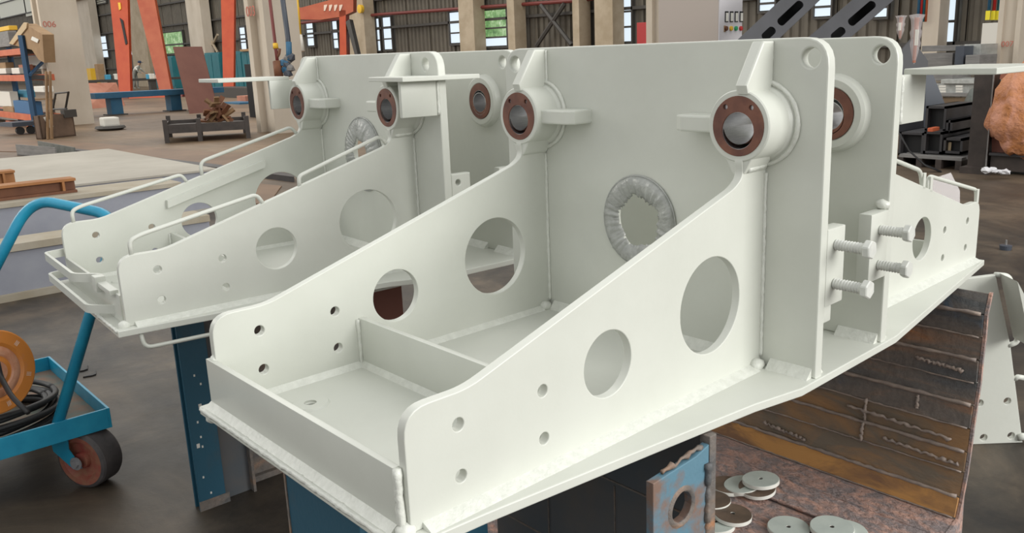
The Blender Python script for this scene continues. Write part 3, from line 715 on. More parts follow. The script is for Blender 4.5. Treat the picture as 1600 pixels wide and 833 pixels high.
# ------------------------------------------------------------------ white arm standing at the right
def stood_arm():
    P0, P1 = fl(1519, 695), fl(1598, 692)          # foot corners on the floor
    t = thing('standing_arm', 'white painted holed steel arm stood on end on the floor behind the rusty cradle', 'steel arm', P0[:])
    ex = (P1-P0); wd = ex.length; ex.normalize(); ez = Vector((0, 0, 1)); ey = ez.cross(ex)
    mt = Matrix((( ex.x, ez.x, ey.x, 0), (ex.y, ez.y, ey.y, 0), (ex.z, ez.z, ey.z, 0), (0, 0, 0, 1)))
    def onpl(u, v):
        d = ray(u, v); k = (P0-CAMLOC).dot(ey)/d.dot(ey); q = CAMLOC+d*k-P0; return (q.dot(ex), q.dot(ez))
    ol = [onpl(1519, 695), onpl(1598, 692), onpl(1579, 540), onpl(1556, 430), onpl(1500, 437), onpl(1440, 460), onpl(1495, 640)]
    ol[0] = (0, 0.001); ol[1] = (wd, 0.001)
    hs = [circ(*onpl(*q), .019, 20) for q in ((1531, 630), (1574, 627), (1537, 684), (1580, 681))]
    ob('side_plate', plate(ol, hs, .03, mt, .003), 'paint', t, smooth=True)
    a = [onpl(*q) for q in ((1562, 427), (1572, 446), (1590, 520), (1583, 527))]
    b = pr([ex*x+ez*z-ey*.16 for x, z in a], ey*.16); ob('flange', b, 'paint', t)
    a = [onpl(*q) for q in ((1556, 430), (1580, 432), (1592, 536), (1576, 541))]
    ob('rod_handle', tb(bend([ex*x+ez*z+ey*.01 for x, z in a], .04), .014, 8), 'paint', t, smooth='all')
    a = [onpl(*q) for q in ((1586, 594), (1592, 590), (1604, 592))]
    ob('rod_handle', tb([ex*x+ez*z+ey*.01 for x, z in a], .014, 8), 'paint', t, smooth='all')
    a = [onpl(*q) for q in ((1590, 684), (1598, 682), (1604, 684))]
    ob('foot_lug', tb([ex*x+ez*z for x, z in a], .02, 8), 'paint', t, smooth='all')
stood_arm()

# ------------------------------------------------------------------ blue trolley with cable reel
def trolley():
    zt, zb = -.70, -.805
    cx, cy_ = .215, 3.08                      # front right tray corner
    O = Vector((cx, cy_, FZ)); t = thing('blue_trolley', 'bright blue flat trolley with a bent tube handle at the left edge', 'trolley', O[:])
    ln, wd = 1.5, 1.10; g = random.Random(9)
    q = lambda x, y, z: Vector((x, y, z-FZ))
    def rb(lo, hi, bev=.002): return bx(q(*lo)[:], q(*hi)[:], bev)
    ob('tray_bed', rb((-ln, .0, zb+.012), (0, wd, zb+.026)), 'tray_bed', t)
    ob('tray_rail', rb((-ln, -.012, zb), (0, .0, zt)), 'trolley', t)
    ob('tray_rail', rb((-ln, wd, zb), (0, wd+.012, zt)), 'trolley', t)
    ob('tray_rail', rb((-.0, -.012, zb), (.012, wd+.012, zt)), 'trolley', t)
    ob('tray_rail', rb((-ln-.012, -.012, zb), (-ln, wd+.012, zt)), 'trolley', t)
    ob('rivet', lathe([(0, 0), (0, .014), (.008, .012), (.012, 0)], q(-.12, .10, zb+.03), (0, 0, 1), 14), 'white', t, smooth=True)
    # handle in its leaning plane
    base = onp(80, 655, 1, cy_+.02); 
    h0 = Vector((base.x-cx, .02, zb+.03-FZ))
    def hp(u, v, y): p = onp(u, v, 1, cy_+y); return Vector((p.x-cx, y, p.z-FZ))
    a = h0; b_ = hp(187, 338, .02+.0); c_ = hp(48, 310, .55); d_ = hp(-60, 520, .58)
    ob('handle', tb(bend([a, b_, c_, d_], .16, 8), .027, 14), 'trolley', t, smooth='all')
    ob('handle', tb([d_, Vector((d_.x-.1, .58, zb+.03-FZ))], .027, 12), 'trolley', t, smooth='all')
    # casters
    def caster(px_, py_, rz):
        k = bpy.data.objects.new('caster', None)
        m = Matrix.Translation((px_, py_, 0)) @ Matrix.Rotation(rz, 4, 'Z')
        b = bmesh.new(); box(b, (-.075, -.075, .285), (.075, .075, .297), m)
        box(b, (-.05, -.05, .27), (.05, .05, .285), m)
        top = ob('caster_plate', b, 'trolley', t)
        fb_ = bmesh.new()
        for s in (-1, 1):
            prism(fb_, [m @ Vector(p) for p in ((-.06, s*.078, .275), (.05, s*.078, .275), (.045, s*.078, .22), (.11, s*.078, .125), (.06, s*.078, .115), (-.05, s*.078, .20))], m.to_3x3() @ Vector((0, s*.008, 0)))
        ob('fork', fb_, 'trolley', top)
        c0 = m @ Vector((.085, 0, .150)); ax = m.to_3x3() @ Vector((0, 1, 0)); Rw = .150
        wh = ob('wheel', lathe([(-.066, Rw-.02), (-.060, Rw-.006), (-.05, Rw), (.05, Rw), (.060, Rw-.006), (.066, Rw-.02)], c0, ax, 40), 'tyre', t, smooth=True)
        ob('hub', lathe([(-.066, Rw-.02), (-.064, Rw-.045), (-.045, Rw-.06), (-.04, .045), (-.062, .04), (-.062, 0)], c0, ax, 36), 'wheel_red', wh, smooth=True)
        ob('hub', lathe([(.066, Rw-.02), (.064, Rw-.045), (.045, Rw-.06), (.04, .045), (.062, .04), (.062, 0)], c0, ax, 36), 'wheel_red', wh, smooth=True)
        ob('axle_nut', lathe([(-.088, 0), (-.104, 0), (-.104, .02), (-.088, .024)], c0, ax, 6), 'pipe_grey', wh)
        ob('axle_nut', lathe([(-.086, .0), (-.086, .034), (-.092, .034), (-.092, 0)], c0, ax, 20), 'pipe_grey', wh)
    caster(-.135, .135, -1.05); caster(-ln+.1, .12, .2); caster(-.15, wd-.12, .3); caster(-ln+.1, wd-.12, .4)
    # black cable coil resting on the bed
    cc = Vector((cx-.42, cy_+.42, zb+.03)); tk = bmesh.new()
    for k in range(9):
        r0 = .30-.018*(k % 4)+g.uniform(-.008, .008); zz = .016+.026*(k // 2) + g.uniform(-.003, .003); ph = g.uniform(0, 6)
        pts = [Vector((math.cos(a)*r0*1.0+.01*math.sin(2*a+ph), math.sin(a)*r0+.01*math.cos(3*a+ph), zz+.008*math.sin(2*a+ph))) for a in [2*PI*i/48 for i in range(49)]]
        tube(tk, pts, .0145, 8)
    o = ob('cable_coil', tk, 'rubber', None, smooth='all'); o.location = cc; tag(o, 'coiled black cable lying on the blue trolley under the orange reel', 'cable')
    # orange reel standing tilted in the coil
    rc = dp(-8, 582, 3.95)
    face = (CAMLOC-rc).normalized(); axr = Vector((face.x*.9+.55, face.y*.9, .10)).normalized()
    rt = thing('cable_reel', 'worn orange cable reel drum standing on the black cable coil', 'cable reel', (rc.x, rc.y, rc.z))
    Rr = .200
    ob('flange', lathe([(.010, .055), (.004, .075), (.010, .10), (.002, .125), (.010, .14), (.010, Rr-.006), (.006, Rr), (-.004, Rr), (-.006, .05)], (0, 0, 0), axr, 56), 'orange_reel', rt, smooth=True)
    ob('flange', lathe([(-.17, .05), (-.17, Rr), (-.18, Rr), (-.18, .05)], (0, 0, 0), axr, 48), 'orange_reel', rt, smooth=True)
    ob('drum', lathe([(0, .11), (-.17, .11)], (0, 0, 0), axr, 32), 'orange_reel', rt, smooth=True)
    ob('hub_dish', lathe([(.011, .054), (.018, .05), (.018, .012), (.012, .0)], (0, 0, 0), axr, 32), 'orange_in', rt, smooth=True)
    ob('hub_ring', lathe([(.003, .076), (.010, .086), (.012, .10), (.010, .112), (.004, .124)], (0, 0, 0), axr, 44), 'orange_in', rt, smooth=True)
    a, c = frame_of(axr)
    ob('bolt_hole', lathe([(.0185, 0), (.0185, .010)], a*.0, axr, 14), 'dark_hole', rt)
    for k in range(6):
        an = .4+k*PI/3; p = (a*math.cos(an)+c*math.sin(an))*.165+axr*.0102
        u1 = (a*math.cos(an)+c*math.sin(an)); u2 = axr.cross(u1)
        for s in (-1, 0, 1):                       # worn pale stencil strokes round the rim
            b = bmesh.new(); m = Matrix(((u1.x, u2.x, axr.x, p.x), (u1.y, u2.y, axr.y, p.y), (u1.z, u2.z, axr.z, p.z), (0, 0, 0, 1)))
            box(b, (-.012, s*.007-.0015, 0), (.012, s*.007+.0015, .0006), m); ob('stencil_stroke', b, 'white_text', rt)
    st = rc + axr*.03; 
    pp = bend([st-rc+Vector((0, 0, .05)), st-rc+c*-.02+a*-.0, Vector(dp(18, 620, 3.86))-rc, Vector(dp(44, 645, 3.80))-rc], .05)
    ob('crank_strap', tb(pp, .012, 8), 'rubber', rt, smooth='all')
trolley()
for (u, v, s, lab) in ((127, 580, .05, 'left one of two black rubber scraps on the floor behind the trolley'), (141, 588, .045, 'right, thinner one of two black scraps on the floor behind the trolley')):
    p = fl(u, v); b = bmesh.new(); prism(b, [(-s, 0, 0), (s*.6, s*.5, 0), (s*1.3, s*1.6, .0), (s*.8, -s*.2, .0), (s*.2, -s*.4, 0)], (0, 0, .01)); o = ob('rubber_scrap', b, 'rubber'); o.location = p; tag(o, lab, 'scrap')

# ------------------------------------------------------------------ long beams at the left
def ibeam(name, label, x0, x1, y0, dep, z0, z1, face, fl_m, cat='beam', tf=.03):
    t = thing(name, label, cat, (x1, y0, z0))
    h = z1-z0; l = x0-x1
    ob('top_flange', bx((l, 0, h-tf), (0, dep, h), .003), fl_m, t)
    ob('bottom_flange', bx((l, 0, 0), (0, dep, tf), .003), fl_m, t)
    ob('web', bx((l, .035, tf), (-.0, .06, h-tf)), face, t)
    ob('back_web', bx((l, dep-.06, tf), (-.0, dep-.035, h-tf)), face, t)
    return t
ibeam('box_girder', 'lavender-grey box girder lying on the floor behind the trolley, nearest of the pair', -4, 2.55, 7.5, .42, FZ, -.573, 'lavender', 'flange', tf=.07)
ibeam('box_girder', 'lavender-grey box girder behind the nearest one, carrying a brown section', -4, 2.75, 8.75, .62, FZ, -.355, 'lavender', 'flange', tf=.05)
ibeam('wide_slab_girder', 'wide pale-topped girder farthest back at the left, dusty grey top', -4, 4.05, 10.9, 5.0, FZ, -.50, 'lavender', 'pale_concrete', tf=.03)
# brown sections resting on the girders
def section(label, u0, v0, u1, v1, zb_, mm, em, y):
    p = onp(u1, v1, 1, y); h = p.z-zb_
    t = thing('steel_section', label, 'steel section', (p.x, y, p.z-h))
    m = Matrix.Rotation(.0, 4, 'Z')
    ob('top_flange', bx((-4, -.0, h-.03), (0, .22, h), .003), em, t)
    ob('web', bx((-4, .07, .03), (0, .10, h-.03)), mm, t)
    ob('bottom_flange', bx((-4, 0, 0), (0, .22, .03), .003), mm, t)
    ob('end_stiffener', bx((-.14, .0, .03), (-.115, .07, h-.03)), 'rust_edge', t)
section('brown rusty channel section lying on the second girder', 0, 294, 118, 278, -.354, 'rust_beam', 'rust_edge', 8.95)
section('orange-brown short section end behind the brown channel at the left edge', 0, 268, 23, 266, -.499, 'rust_edge', 'rust_edge', 11.0)

# ------------------------------------------------------------------ brown plates and rails lying on the floor
def floorplate(name, label, pts, h, m, cat='plate'):
    P = [fl(*q) for q in pts]; c = P[0].copy(); b = pr([p-c for p in P], (0, 0, h)); o = ob(name, b, m); o.location = c; return tag(o, label, cat)
floorplate('floor_plate', 'big brown steel plate flat on the floor in front of the carton rack', [(-60, 219), (100, 221), (440, 247), (340, 262), (115, 240), (-60, 236)], .02, 'brown_plate')
floorplate('floor_plate', 'second brown steel plate on the floor, right of the pale girder end', [(182, 291), (262, 274), (440, 292), (420, 320), (240, 318)], .02, 'brown_plate')
floorplate('floor_rail', 'long dark rail lying on the floor between the brown plates', [(118, 241), (330, 268), (460, 285), (460, 280), (330, 263), (118, 238)], .10, 'darksteel', 'rail')
for i, (u0, v0, u1, v1, lab) in enumerate(((27, 243, 88, 249, 'left of two angle sections lying behind the pale girder'), (61, 237, 118, 249, 'right of two angle sections lying behind the pale girder'))):
    p, q = fl(u0, v0), fl(u1, v1); d = (q-p); ln = d.length; t = thing('angle_section', lab, 'steel section', p[:], math.atan2(d.y, d.x))
    ob('upright_leg', bx((0, 0, 0), (ln, .03, .28)), 'wrap_dark' if i else 'stackgrey', t); ob('flat_leg', bx((0, 0, 0), (ln, .25, .03)), 'stackgrey', t)

# ------------------------------------------------------------------ hall: columns, cranes, benches and stock in the background
def facebox(u0, v0, u1, v1, X, dx, floor_to=None):
    """box whose near face lies in the plane x = X and spans the given outline"""
    a = onp(u0, (v0+v1)/2, 0, X).y; c = onp(u1, (v0+v1)/2, 0, X).y
    zt = onp((u0+u1)/2, v0, 0, X).z; zb = onp((u0+u1)/2, v1, 0, X).z if floor_to is None else floor_to
    return Vector((X, min(a, c), zb)), Vector((X+dx, max(a, c), zt))
def fbox(name, label, cat, q, X, dx, m, floor_to=None, bev=.01, group=None):
    lo, hi = facebox(*q, X, dx, floor_to); o = ob(name, bx((0, 0, 0), (hi-lo)[:], bev), m); o.location = lo
    return tag(o, label, cat, group)
# big concrete columns of the near row (I-shaped, with stencilled numbers)
def text(s, size, m, parent, loc, rot):
    c = bpy.data.curves.new('t', 'FONT'); c.body = s; c.size = size; c.extrude = .004; c.align_x = 'CENTER'; c.align_y = 'CENTER'
    o = bpy.data.objects.new('t', c); COL.objects.link(o)
    me = bpy.data.meshes.new_from_object(o.evaluated_get(bpy.context.evaluated_depsgraph_get())); bpy.data.objects.remove(o)
    me.transform(Matrix.Translation(loc) @ rot)
    return ob('lettering', me, m, parent)
RX = Matrix(((0,0,-1,0), (-1,0,0,0), (0,1,0,0), (0,0,0,1)))       # text read from -x
RY = Matrix(((1,0,0,0), (0,0,-1,0), (0,1,0,0), (0,0,0,1)))        # text read from -y
def bigcol(label, x, y, wx, wy, num=None, nz=3.4, tin=True):
    t = thing('concrete_column', label, 'column', (x, y, FZ), 0, 'numbered concrete columns of the near row')
    b = bmesh.new(); f = wx*.22
    pts = [(0, 0), (wx, 0), (wx, wy), (0, wy)]
    box(b, (0, 0, 0), (wx, wy*.22, 16)); box(b, (0, wy*.78, 0), (wx, wy, 16))
    ob('flange', b, 'column', t); ob('web', bx((wx*.2, wy*.22, 0), (wx*.8, wy*.78, 16)), 'column', t)
    if num: text(num, .42, 'red_text', t, Vector((wx*.5, -.006, nz)), RY)
    return t
pA = fl(90, 197)
ca = bigcol('pale concrete column standing beside the carton rack, faded red stencil up high', pA.x, pA.y, 1.30, 1.05)
text('006', .30, 'red_text', ca, Vector((.27, -.006, 3.75)), RY)
cb = bigcol('pale concrete column with red 003 stencil, pipes clipped to its right side', 10.76, 22.9, 1.10, 1.25)
text('003', .42, 'red_text', cb, Vector((-.006, .82, 3.62)), RX)
pc = dp(1012, 60, 22); cc_ = bigcol('stained pale concrete column between the red box and the grey pipe', pc.x, pc.y-.85, .6, .9)
pd = dp(1560, 60, 22); cdd = bigcol('pale concrete column at the right edge with a faint red 007', pd.x+.1, pd.y-.48, .5, .56)
text('007', .20, 'red_text', cdd, Vector((-.006, .28, 2.02)), RX)
pe = dp(945, 60, 30)
# pipes and hoses on the second column
def pipeset(name, label, items, cat='pipe'):
    t = thing(name, label, cat, items[0][0][-1][:])
    for pts, r, m, nm in items: ob(nm, tb([Vector(p)-t.location for p in pts], r, 10), m, t, smooth='all')
    return t
d0 = 23.2
pipeset('conduit_pipes', 'brown drop pipe with a valve and yellow joint on the 003 column', [([dp(421, -6, d0), dp(430, 70, d0), dp(434, 100, d0)], .045, 'redpipe', 'pipe'), ([dp(430, 68, d0-.01), dp(431, 76, d0-.01)], .07, 'yellow', 'joint'),
   ([dp(433, 96, d0), dp(436, 120, d0)], .12, 'rust_beam', 'valve_body'), ([dp(432, 92, d0), dp(436, 84, d0), dp(437, 76, d0)], .04, 'rust_beam', 'valve_lever')])
pipeset('air_hose', 'blue vertical hose at the right edge of the 003 column', [([dp(441, -6, d0), dp(450, 60, d0), dp(452, 95, d0)], .07, 'slate', 'hose'), ([dp(451, 66, d0-.02), dp(452, 95, d0-.02)], .08, 'table_blue', 'sleeve')])
pipeset('gas_hose', 'yellow hanging hose with a white lower end left of the orange crane post', [([dp(463, -6, 30), dp(468, 55, 30)], .07, 'yellow', 'hose'), ([dp(468, 55, 30), dp(472, 80, 30)], .10, 'white', 'end_sleeve')])
t = thing('valve_cluster', 'cluster of blue-grey regulators and valves right of the 003 column foot', 'valves', dp(452, 112, d0)[:])
for k in range(7): 
    b = blob(dp(449+R_.uniform(-4, 8), 90+k*4, d0)-t.location, .14, R_, 1, .2); ob('valve', b, ['slate', 'stackgrey', 'table_blue'][k % 3], t)
ob('bracket', bx((-.4, -.05, -.6), (.4, .05, -.5)), 'girt', t)
# black drape and dark stock behind the column
fbox('black_tarpaulin', 'black tarpaulin hanging behind the left side of the 003 column', 'tarpaulin', (386, 100, 402, 183), fl(390, 183).x, .2, 'black', FZ)
# grey service pipe
p = dp(1057, 62, 21); o = ob('service_pipe', tb([p+Vector((0, 0, -6+p.z*0)), p+Vector((0, 0, 6))], .115, 16), 'pipe_grey', None, smooth='all'); tag(o, 'thick grey vertical service pipe between the concrete column and the control cabinet', 'pipe')
p2 = dp(1009, 45, 21.5)
fbox('hose_box', 'bright red wall box left of the stained concrete column', 'box', (995, 35, 1013, 66), dp(1004, 50, 24).x, .3, 'red', FZ)
# control cabinet
cp = dp(1122, 60, 10.4)
t = thing('control_cabinet', 'grey-white control cabinet with four meters and a row of coloured lamps', 'cabinet', (cp.x, cp.y, FZ))
ht = 3.6; wx_ = (dp(1163, 60, 10.7)-cp).length*.98; wy_ = .95
ob('body', bx((0, 0, 0), (wx_, wy_, ht), .01), 'cabinet_side', t); ob('front_panel', bx((0, -.02, 0), (wx_, 0, ht), .004), 'cabinet', t)
def cabpt(u, v): q = onp(u, v, 1, cp.y-.02); return q-t.location
for k in range(4):
    c = cabpt(1135+k*7.6, 26); m_ = ob('meter', bx((c.x-.035, -.03, c.z-.065), (c.x+.035, -.02, c.z+.065), .004), 'black', t); ob('dial', bx((c.x-.026, -.033, c.z-.055), (c.x+.026, -.03, c.z+.045)), 'white', m_)
for k, mm in enumerate(('rust_beam', 'yellow', 'bin_green', 'red')):
    if mm not in M: M[mm] = mat('green_lamp', base=(.02,.30,.12), rough=.4)
    c = cabpt(1134+k*7.6, 44.5); ob('lamp', lathe([(0, .03), (.02, .028), (.03, 0)], Vector((c.x, -.02, c.z)), (0, -1, 0), 16), mm, t, smooth=True)
ob('lamp_plate', bx((cabpt(1131, 40).x, -.023, cabpt(1131, 50).z), (cabpt(1134, 40).x, -.02, cabpt(1134, 40).z)), 'card', t)
# dark slotted booms
def boom(label, q0, q1, wpx, d, slots):
    a = dp(*q0, d); c = dp(*q1, d+.6); dr = (c-a); ln = dr.length; dr.normalize()
    view = (a-CAMLOC).normalized(); up = dr.cross(view).normalized(); up = -up if up.z < 0 else up; nn = up.cross(dr).normalized()
    if nn.dot(view) > 0: nn = -nn
    t = thing('slotted_boom', label, 'boom', a[:], 0, 'dark slotted booms')
    wd = wpx*d/FPX
    m = Matrix(((dr.x, up.x, nn.x, 0), (dr.y, up.y, nn.y, 0), (dr.z, up.z, nn.z, 0), (0, 0, 0, 1)))
    L = ln; hs = []
    for s0, s1 in slots:
        r = wd*.15; hs.append([(s0*L+r*math.cos(x), -.10*wd+r*math.sin(x)) for x in [PI/2+PI*k/10 for k in range(11)]] + [(s1*L+r*math.cos(x), -.10*wd+r*math.sin(x)) for x in [-PI/2+PI*k/10 for k in range(11)]])
    ob('side_plate', plate([(0, -wd/2), (L, -wd/2), (L, wd/2), (0, wd/2)], hs, .03, m, .004), 'boom', t, smooth=True)
    b = bx((0, wd/2-.03, -.30), (L, wd/2, 0)); b.transform(m); ob('top_plate', b, 'slate', t)
    b = bx((0, -wd/2, -.30), (L, -wd/2+.03, 0)); b.transform(m); ob('bottom_plate', b, 'boom', t)
    b = bx((0, -wd/2, -.33), (L, wd/2, -.30)); b.transform(m); ob('back_plate', b, 'black', t)
    ft = bx((-.2, -.1, FZ-a.z), (.1, .1, .05)); ob('prop', ft, 'darksteel', t)
    return t
boom('dark grey slotted boom rising to the right, just behind the control cabinet', (1146, 98), (1306, -52), 44, 9.0, [(.27, .33), (.42, .60)])
boom('dark grey slotted boom rising to the right, nearest the plastic-wrapped parts', (1250, 98), (1425, -52), 44, 9.6, [(.27, .33), (.42, .60)])

# gantry crane legs
def leg(label, q, m, d, thick=.35, cat='crane leg'):
    pts = [dp(u, v, d) for u, v in q]; c = pts[-1].copy(); vw = (CM @ Vector((0, 0, -1))); vw.z = 0; vw.normalize()
    t = thing('gantry_leg', label, cat, c[:], 0, 'orange gantry crane legs')
    ob('leg_box', pr([p-c for p in pts], vw*thick), m, t); return t, c, vw
dG = 2.07*FPX/46
ta, c0, vw = leg('orange gantry leg at the left with a hook painted dark on its face', [(171, -8), (199, -8), (204, 150), (187, 152)], 'orange', dG)
for q, mm in (([(184, 4), (188, 4), (189, 14), (186, 16)], 'yellow'), ([(187, 28), (192, 32), (199, 68), (196, 70), (190, 40)], 'black')):
    ob('hook' if mm == 'yellow' else 'slot', pr([dp(u, v, dG-.06)-c0 for u, v in q], vw*.06), mm, ta)
leg('orange-red gantry leg slanting down to the right, behind the blue bench', [(212, -8), (240, -8), (269, 148), (251, 150)], 'orange2', dG)
leg('bright orange upright gantry leg beside the 003 column', [(345, -8), (366, -8), (365, 144), (349, 146)], 'orange', dG)
a = thing('gantry_sill', 'low orange sill beam on the floor below the blue bench', 'sill beam', dp(190, 156, dG)[:])
ob('beam', pr([dp(u, v, dG)-a.location for u, v in ((186, 151), (285, 146), (285, 153), (186, 158))], vw*.8), 'orange', a)
for u in (195, 280): ob('wheel_block', pr([dp(u+x, v, dG-.05)-a.location for x, v in ((-5, 148), (5, 148), (5, 158), (-5, 158))], vw*.6), 'redpipe', a)
# orange crane further right
dC = 54
t = thing('orange_crane', 'orange crane girder with an upright post, above the farther frame', 'crane', dp(532, 100, dC)[:])
for nm, q, mm in (('girder', [(452, 8), (470, 12), (530, -4), (552, -8), (552, 18), (534, 26), (500, 31), (452, 30)], 'orange2'), ('post', [(530, 16), (540, 16), (543, 172), (532, 172)], 'orange'), ('brace', [(540, 34), (546, 30), (560, 90), (556, 92)], 'girt')):
    ob(nm, pr([dp(u, v, dC)-t.location for u, v in q], vw*1.0), mm, t)
for k in range(4):
    ob('letter_stroke', pr([dp(506+k*8+x, v, dC-.05)-t.location for x, v in ((0, 8), (5, 7), (5, 9), (2, 17), (0, 17))], vw*.05), 'white_text', t)
# far wall column nearest the crane has yellow bell
o = ob('warning_bell', lathe([(0, 0), (0, .28), (.25, .3), (.3, 0)], (0, 0, 0), (-1, 0, 0), 16), 'yellow', None, smooth=True); o.location = onp(566, 14, 0, WX-1.25); tag(o, 'small yellow bell on the tan wall column right of the orange crane', 'bell')

# worker bending at the far bench
def person():
    base = fl(213, 139.5); k = 42/FPX*90.5/1.72     # scale so that the figure is a grown person
    k = 1/SC*1.0*.0+1.62
    t = thing('person', 'worker in grey clothes and dark cap bending over the far bench', 'person', base[:], -.9)
    J = {'pel': (0, 0, .92), 'sp': (.10, 0, 1.10), 'ch': (.26, 0, 1.28), 'nk': (.35, 0, 1.42), 'hd': (.42, 0, 1.50), 'ht': (.47, 0, 1.60)}
    V = []; Rr = []; Ed = []
    def v(p, r): V.append(Vector(p)*k); Rr.append(r*k); return len(V)-1
    pel = v(J['pel'], .15); sp = v(J['sp'], .14); ch = v(J['ch'], .16); nk = v(J['nk'], .06); hd = v(J['hd'], .09); ht = v(J['ht'], .085)
    Ed += [(pel, sp), (sp, ch), (ch, nk), (nk, hd), (hd, ht)]
    for s in (-1, 1):
        hip = v((0, s*.10, .88), .10); kn = v((.06+.03*s, s*.12, .48), .065); an = v((-.02+.05*s, s*.12, .09), .045); to = v((.14+.05*s, s*.13, .035), .035)
        Ed += [(pel, hip), (hip, kn), (kn, an), (an, to)]
        sh = v((.27, s*.20, 1.32), .065); el = v((.42, s*.25, 1.08), .046); wr = v((.62, s*.18, .98), .030); pm_ = v((.69, s*.165, .96), .036)
        Ed += [(ch, sh), (sh, el), (el, wr), (wr, pm_)]
        for f in range(4):
            a1 = v((.74, s*(.135+.02*f), .955), .010); a2 = v((.78-.006*abs(f-1), s*(.135+.02*f), .935), .009); Ed += [(pm_, a1), (a1, a2)]
        th = v((.71, s*.125, .97), .011); Ed.append((pm_, th))
    me = bpy.data.meshes.new('body'); me.from_pydata(V, Ed, []); b = bpy.data.objects.new('tmpb', me); COL.objects.link(b)
    b.modifiers.new('s', 'SKIN'); b.modifiers.new('ss', 'SUBSURF').levels = 1
    for i, q in enumerate(me.skin_vertices[0].data): q.radius = (Rr[i], Rr[i]); q.use_root = (i == 0)
    m2 = bpy.data.meshes.new_from_object(b.evaluated_get(bpy.context.evaluated_depsgraph_get())); bpy.data.objects.remove(b)
    o = ob('body', m2, ['cloth_grey', 'skin', 'white'], t, smooth='all')
    for p in m2.polygons:
        c = p.center/k
        if c.z > 1.43 and c.x > .30 or (c.x > .63 and c.z < 1.05): p.material_index = 1
        elif 1.18 < c.z < 1.43 and c.x > .1: p.material_index = 2
    cp_ = Vector(J['ht'])*k
    ob('cap', blob(cp_+Vector((-.01, 0, .03))*k, .115*k, R_, 2, .02, (1, .9, .75)), 'cap', t, smooth='all')
    ob('cap_peak', bx(((cp_.x+.05*k), -.06*k, cp_.z-.0), (cp_.x+.19*k, .06*k, cp_.z+.02*k)), 'cap', t)
    for s in (-1, 1): ob('eye', blob(Vector((.545, s*.035, 1.56))*k, .012*k, R_, 1, 0), 'black', t)
    ob('nose', blob(Vector((.575, 0, 1.53))*k, .018*k, R_, 1, 0), 'skin', t)
person()
# far bench with small stock
def bench(name, label, q, d, m, legs, cat='bench', group=None):
    """q: (u0, v_top_left, u1, v_top_right, height px) long bench seen from the side"""
    a = dp(q[0], q[1], d[0]); c = dp(q[2], q[3], d[1]); c.z = a.z
    t = thing(name, label, cat, (a.x, a.y, FZ), math.atan2((c-a).y, (c-a).x), group); ln = Vector(((c-a).x, (c-a).y)).length; h = a.z-FZ; th = q[4]*d[0]/FPX
    ob('top_beam', bx((0, 0, h-th), (ln, .9, h), .01), m, t)
    for f in legs:
        ob('leg', bx((ln*f-.25, .1, .05), (ln*f+.25, .7, h-th)), m, t); ob('foot', bx((ln*f-.4, .0, 0), (ln*f+.4, .8, .05)), 'girt', t)
    return t
bench('steel_bench', 'long blue steel beam bench standing on two legs before the orange gantry legs', (148, 146, 350, 139, 9), (37.2, 41.5), 'table_blue', (.15, .60))
bench('work_bench', 'dark work bench by the worker, cluttered with small white parts', (122, 126, 345, 121, 4), (70, 78), 'girt', (.1, .5, .9))
for k, (u, v, s, mm, nm) in enumerate(((228, 113, 8, 'light_blue', 'pale blue'), (233, 119, 9, 'white', 'white'), (243, 117, 7, 'white', 'small white'), (164, 117, 9, 'light_blue', 'rounded blue'), (178, 116, 10, 'white', 'low white'), (150, 108, 13, 'card', 'tall tan'), (172, 106, 8, 'girt', 'dark'), (238, 105, 6, 'pink', 'pinkish'))):
    p = dp(u, v, 72); s_ = s*72/FPX; o = ob('parts_crate', bx((0, -s_/2, 0), (s_*.8, s_/2, s_*(1.9 if nm == 'tall tan' else .9)), .05), mm); o.location = (p.x, p.y, dp(u, 126-(u-122)*.022, 72).z)
    tag(o, nm + ' crate on the far work bench, ' + ('left of the worker' if u < 200 else 'right of the worker'), 'crate', 'crates on the far work bench')
fbox('yellow_cabinet', 'orange-yellow cabinet just right of the first concrete column', 'cabinet', (129, 107, 142, 125), 26, .8, 'yellow', FZ)
# teal cabinets
Xt = 30.5
for k, (u0, u1, v0) in enumerate(((241, 272, 88), (322, 345, 82), (364, 379, 80), (380, 397, 80))):
    lo, hi = facebox(u0, v0, u1, v0+50, Xt, 1.5, FZ); t = thing('teal_cabinet', ['low teal cabinet under the window with trees, right of the worker', 'teal cabinet between the red-brown sheet and the upright orange leg', 'teal cabinet immediately right of the upright orange leg', 'teal cabinet with a light wooden board on top, by the 003 column'][k], 'cabinet', lo[:], 0, 'teal cabinets along the wall')
    d_ = hi-lo; ob('body', bx((0, 0, 0), d_[:], .02), 'teal', t)
    for j in range(2): ob('door', bx((-.06, d_.y*(.02+.5*j), .2), (0, d_.y*(.48+.5*j), d_.z-.15), .01), 'teal', t)
lo, hi = facebox(375, 76.5, 396, 80, Xt-.2, 1.4); o = ob('wood_board', bx((0, 0, 0), (hi-lo)[:]), 'wood'); o.location = lo; tag(o, 'light wooden board lying on top of the teal cabinet', 'board')
# leaning red-brown sheet
pb0, pb1 = fl(296, 178), fl(341, 174); d = 38.6
t0 = dp(270, 73, d+.8); t1 = t0+(pb1-pb0)*1.03; t1.z = t0.z
b = pr([v-pb0 for v in (pb0, pb1, t1, t0)], Vector((.05, .07, 0))); o = ob('steel_sheet', b, 'redbrown'); o.location = pb0; tag(o, 'large red-brown steel sheet leaning upright behind the dark tray', 'steel sheet')
# pink plate at left
p = [fl(134, 171), fl(195, 165)]; q = [dp(132, 130, 46.5), dp(181, 129, 48.5)]
b = pr([v-p[0] for v in (p[0], p[1], q[1], q[0])], Vector((.05, .07, 0))); o = ob('primed_plate', b, 'pink'); o.location = p[0]; tag(o, 'pink primed steel plate leaning behind the blue bench, right of the column', 'plate')
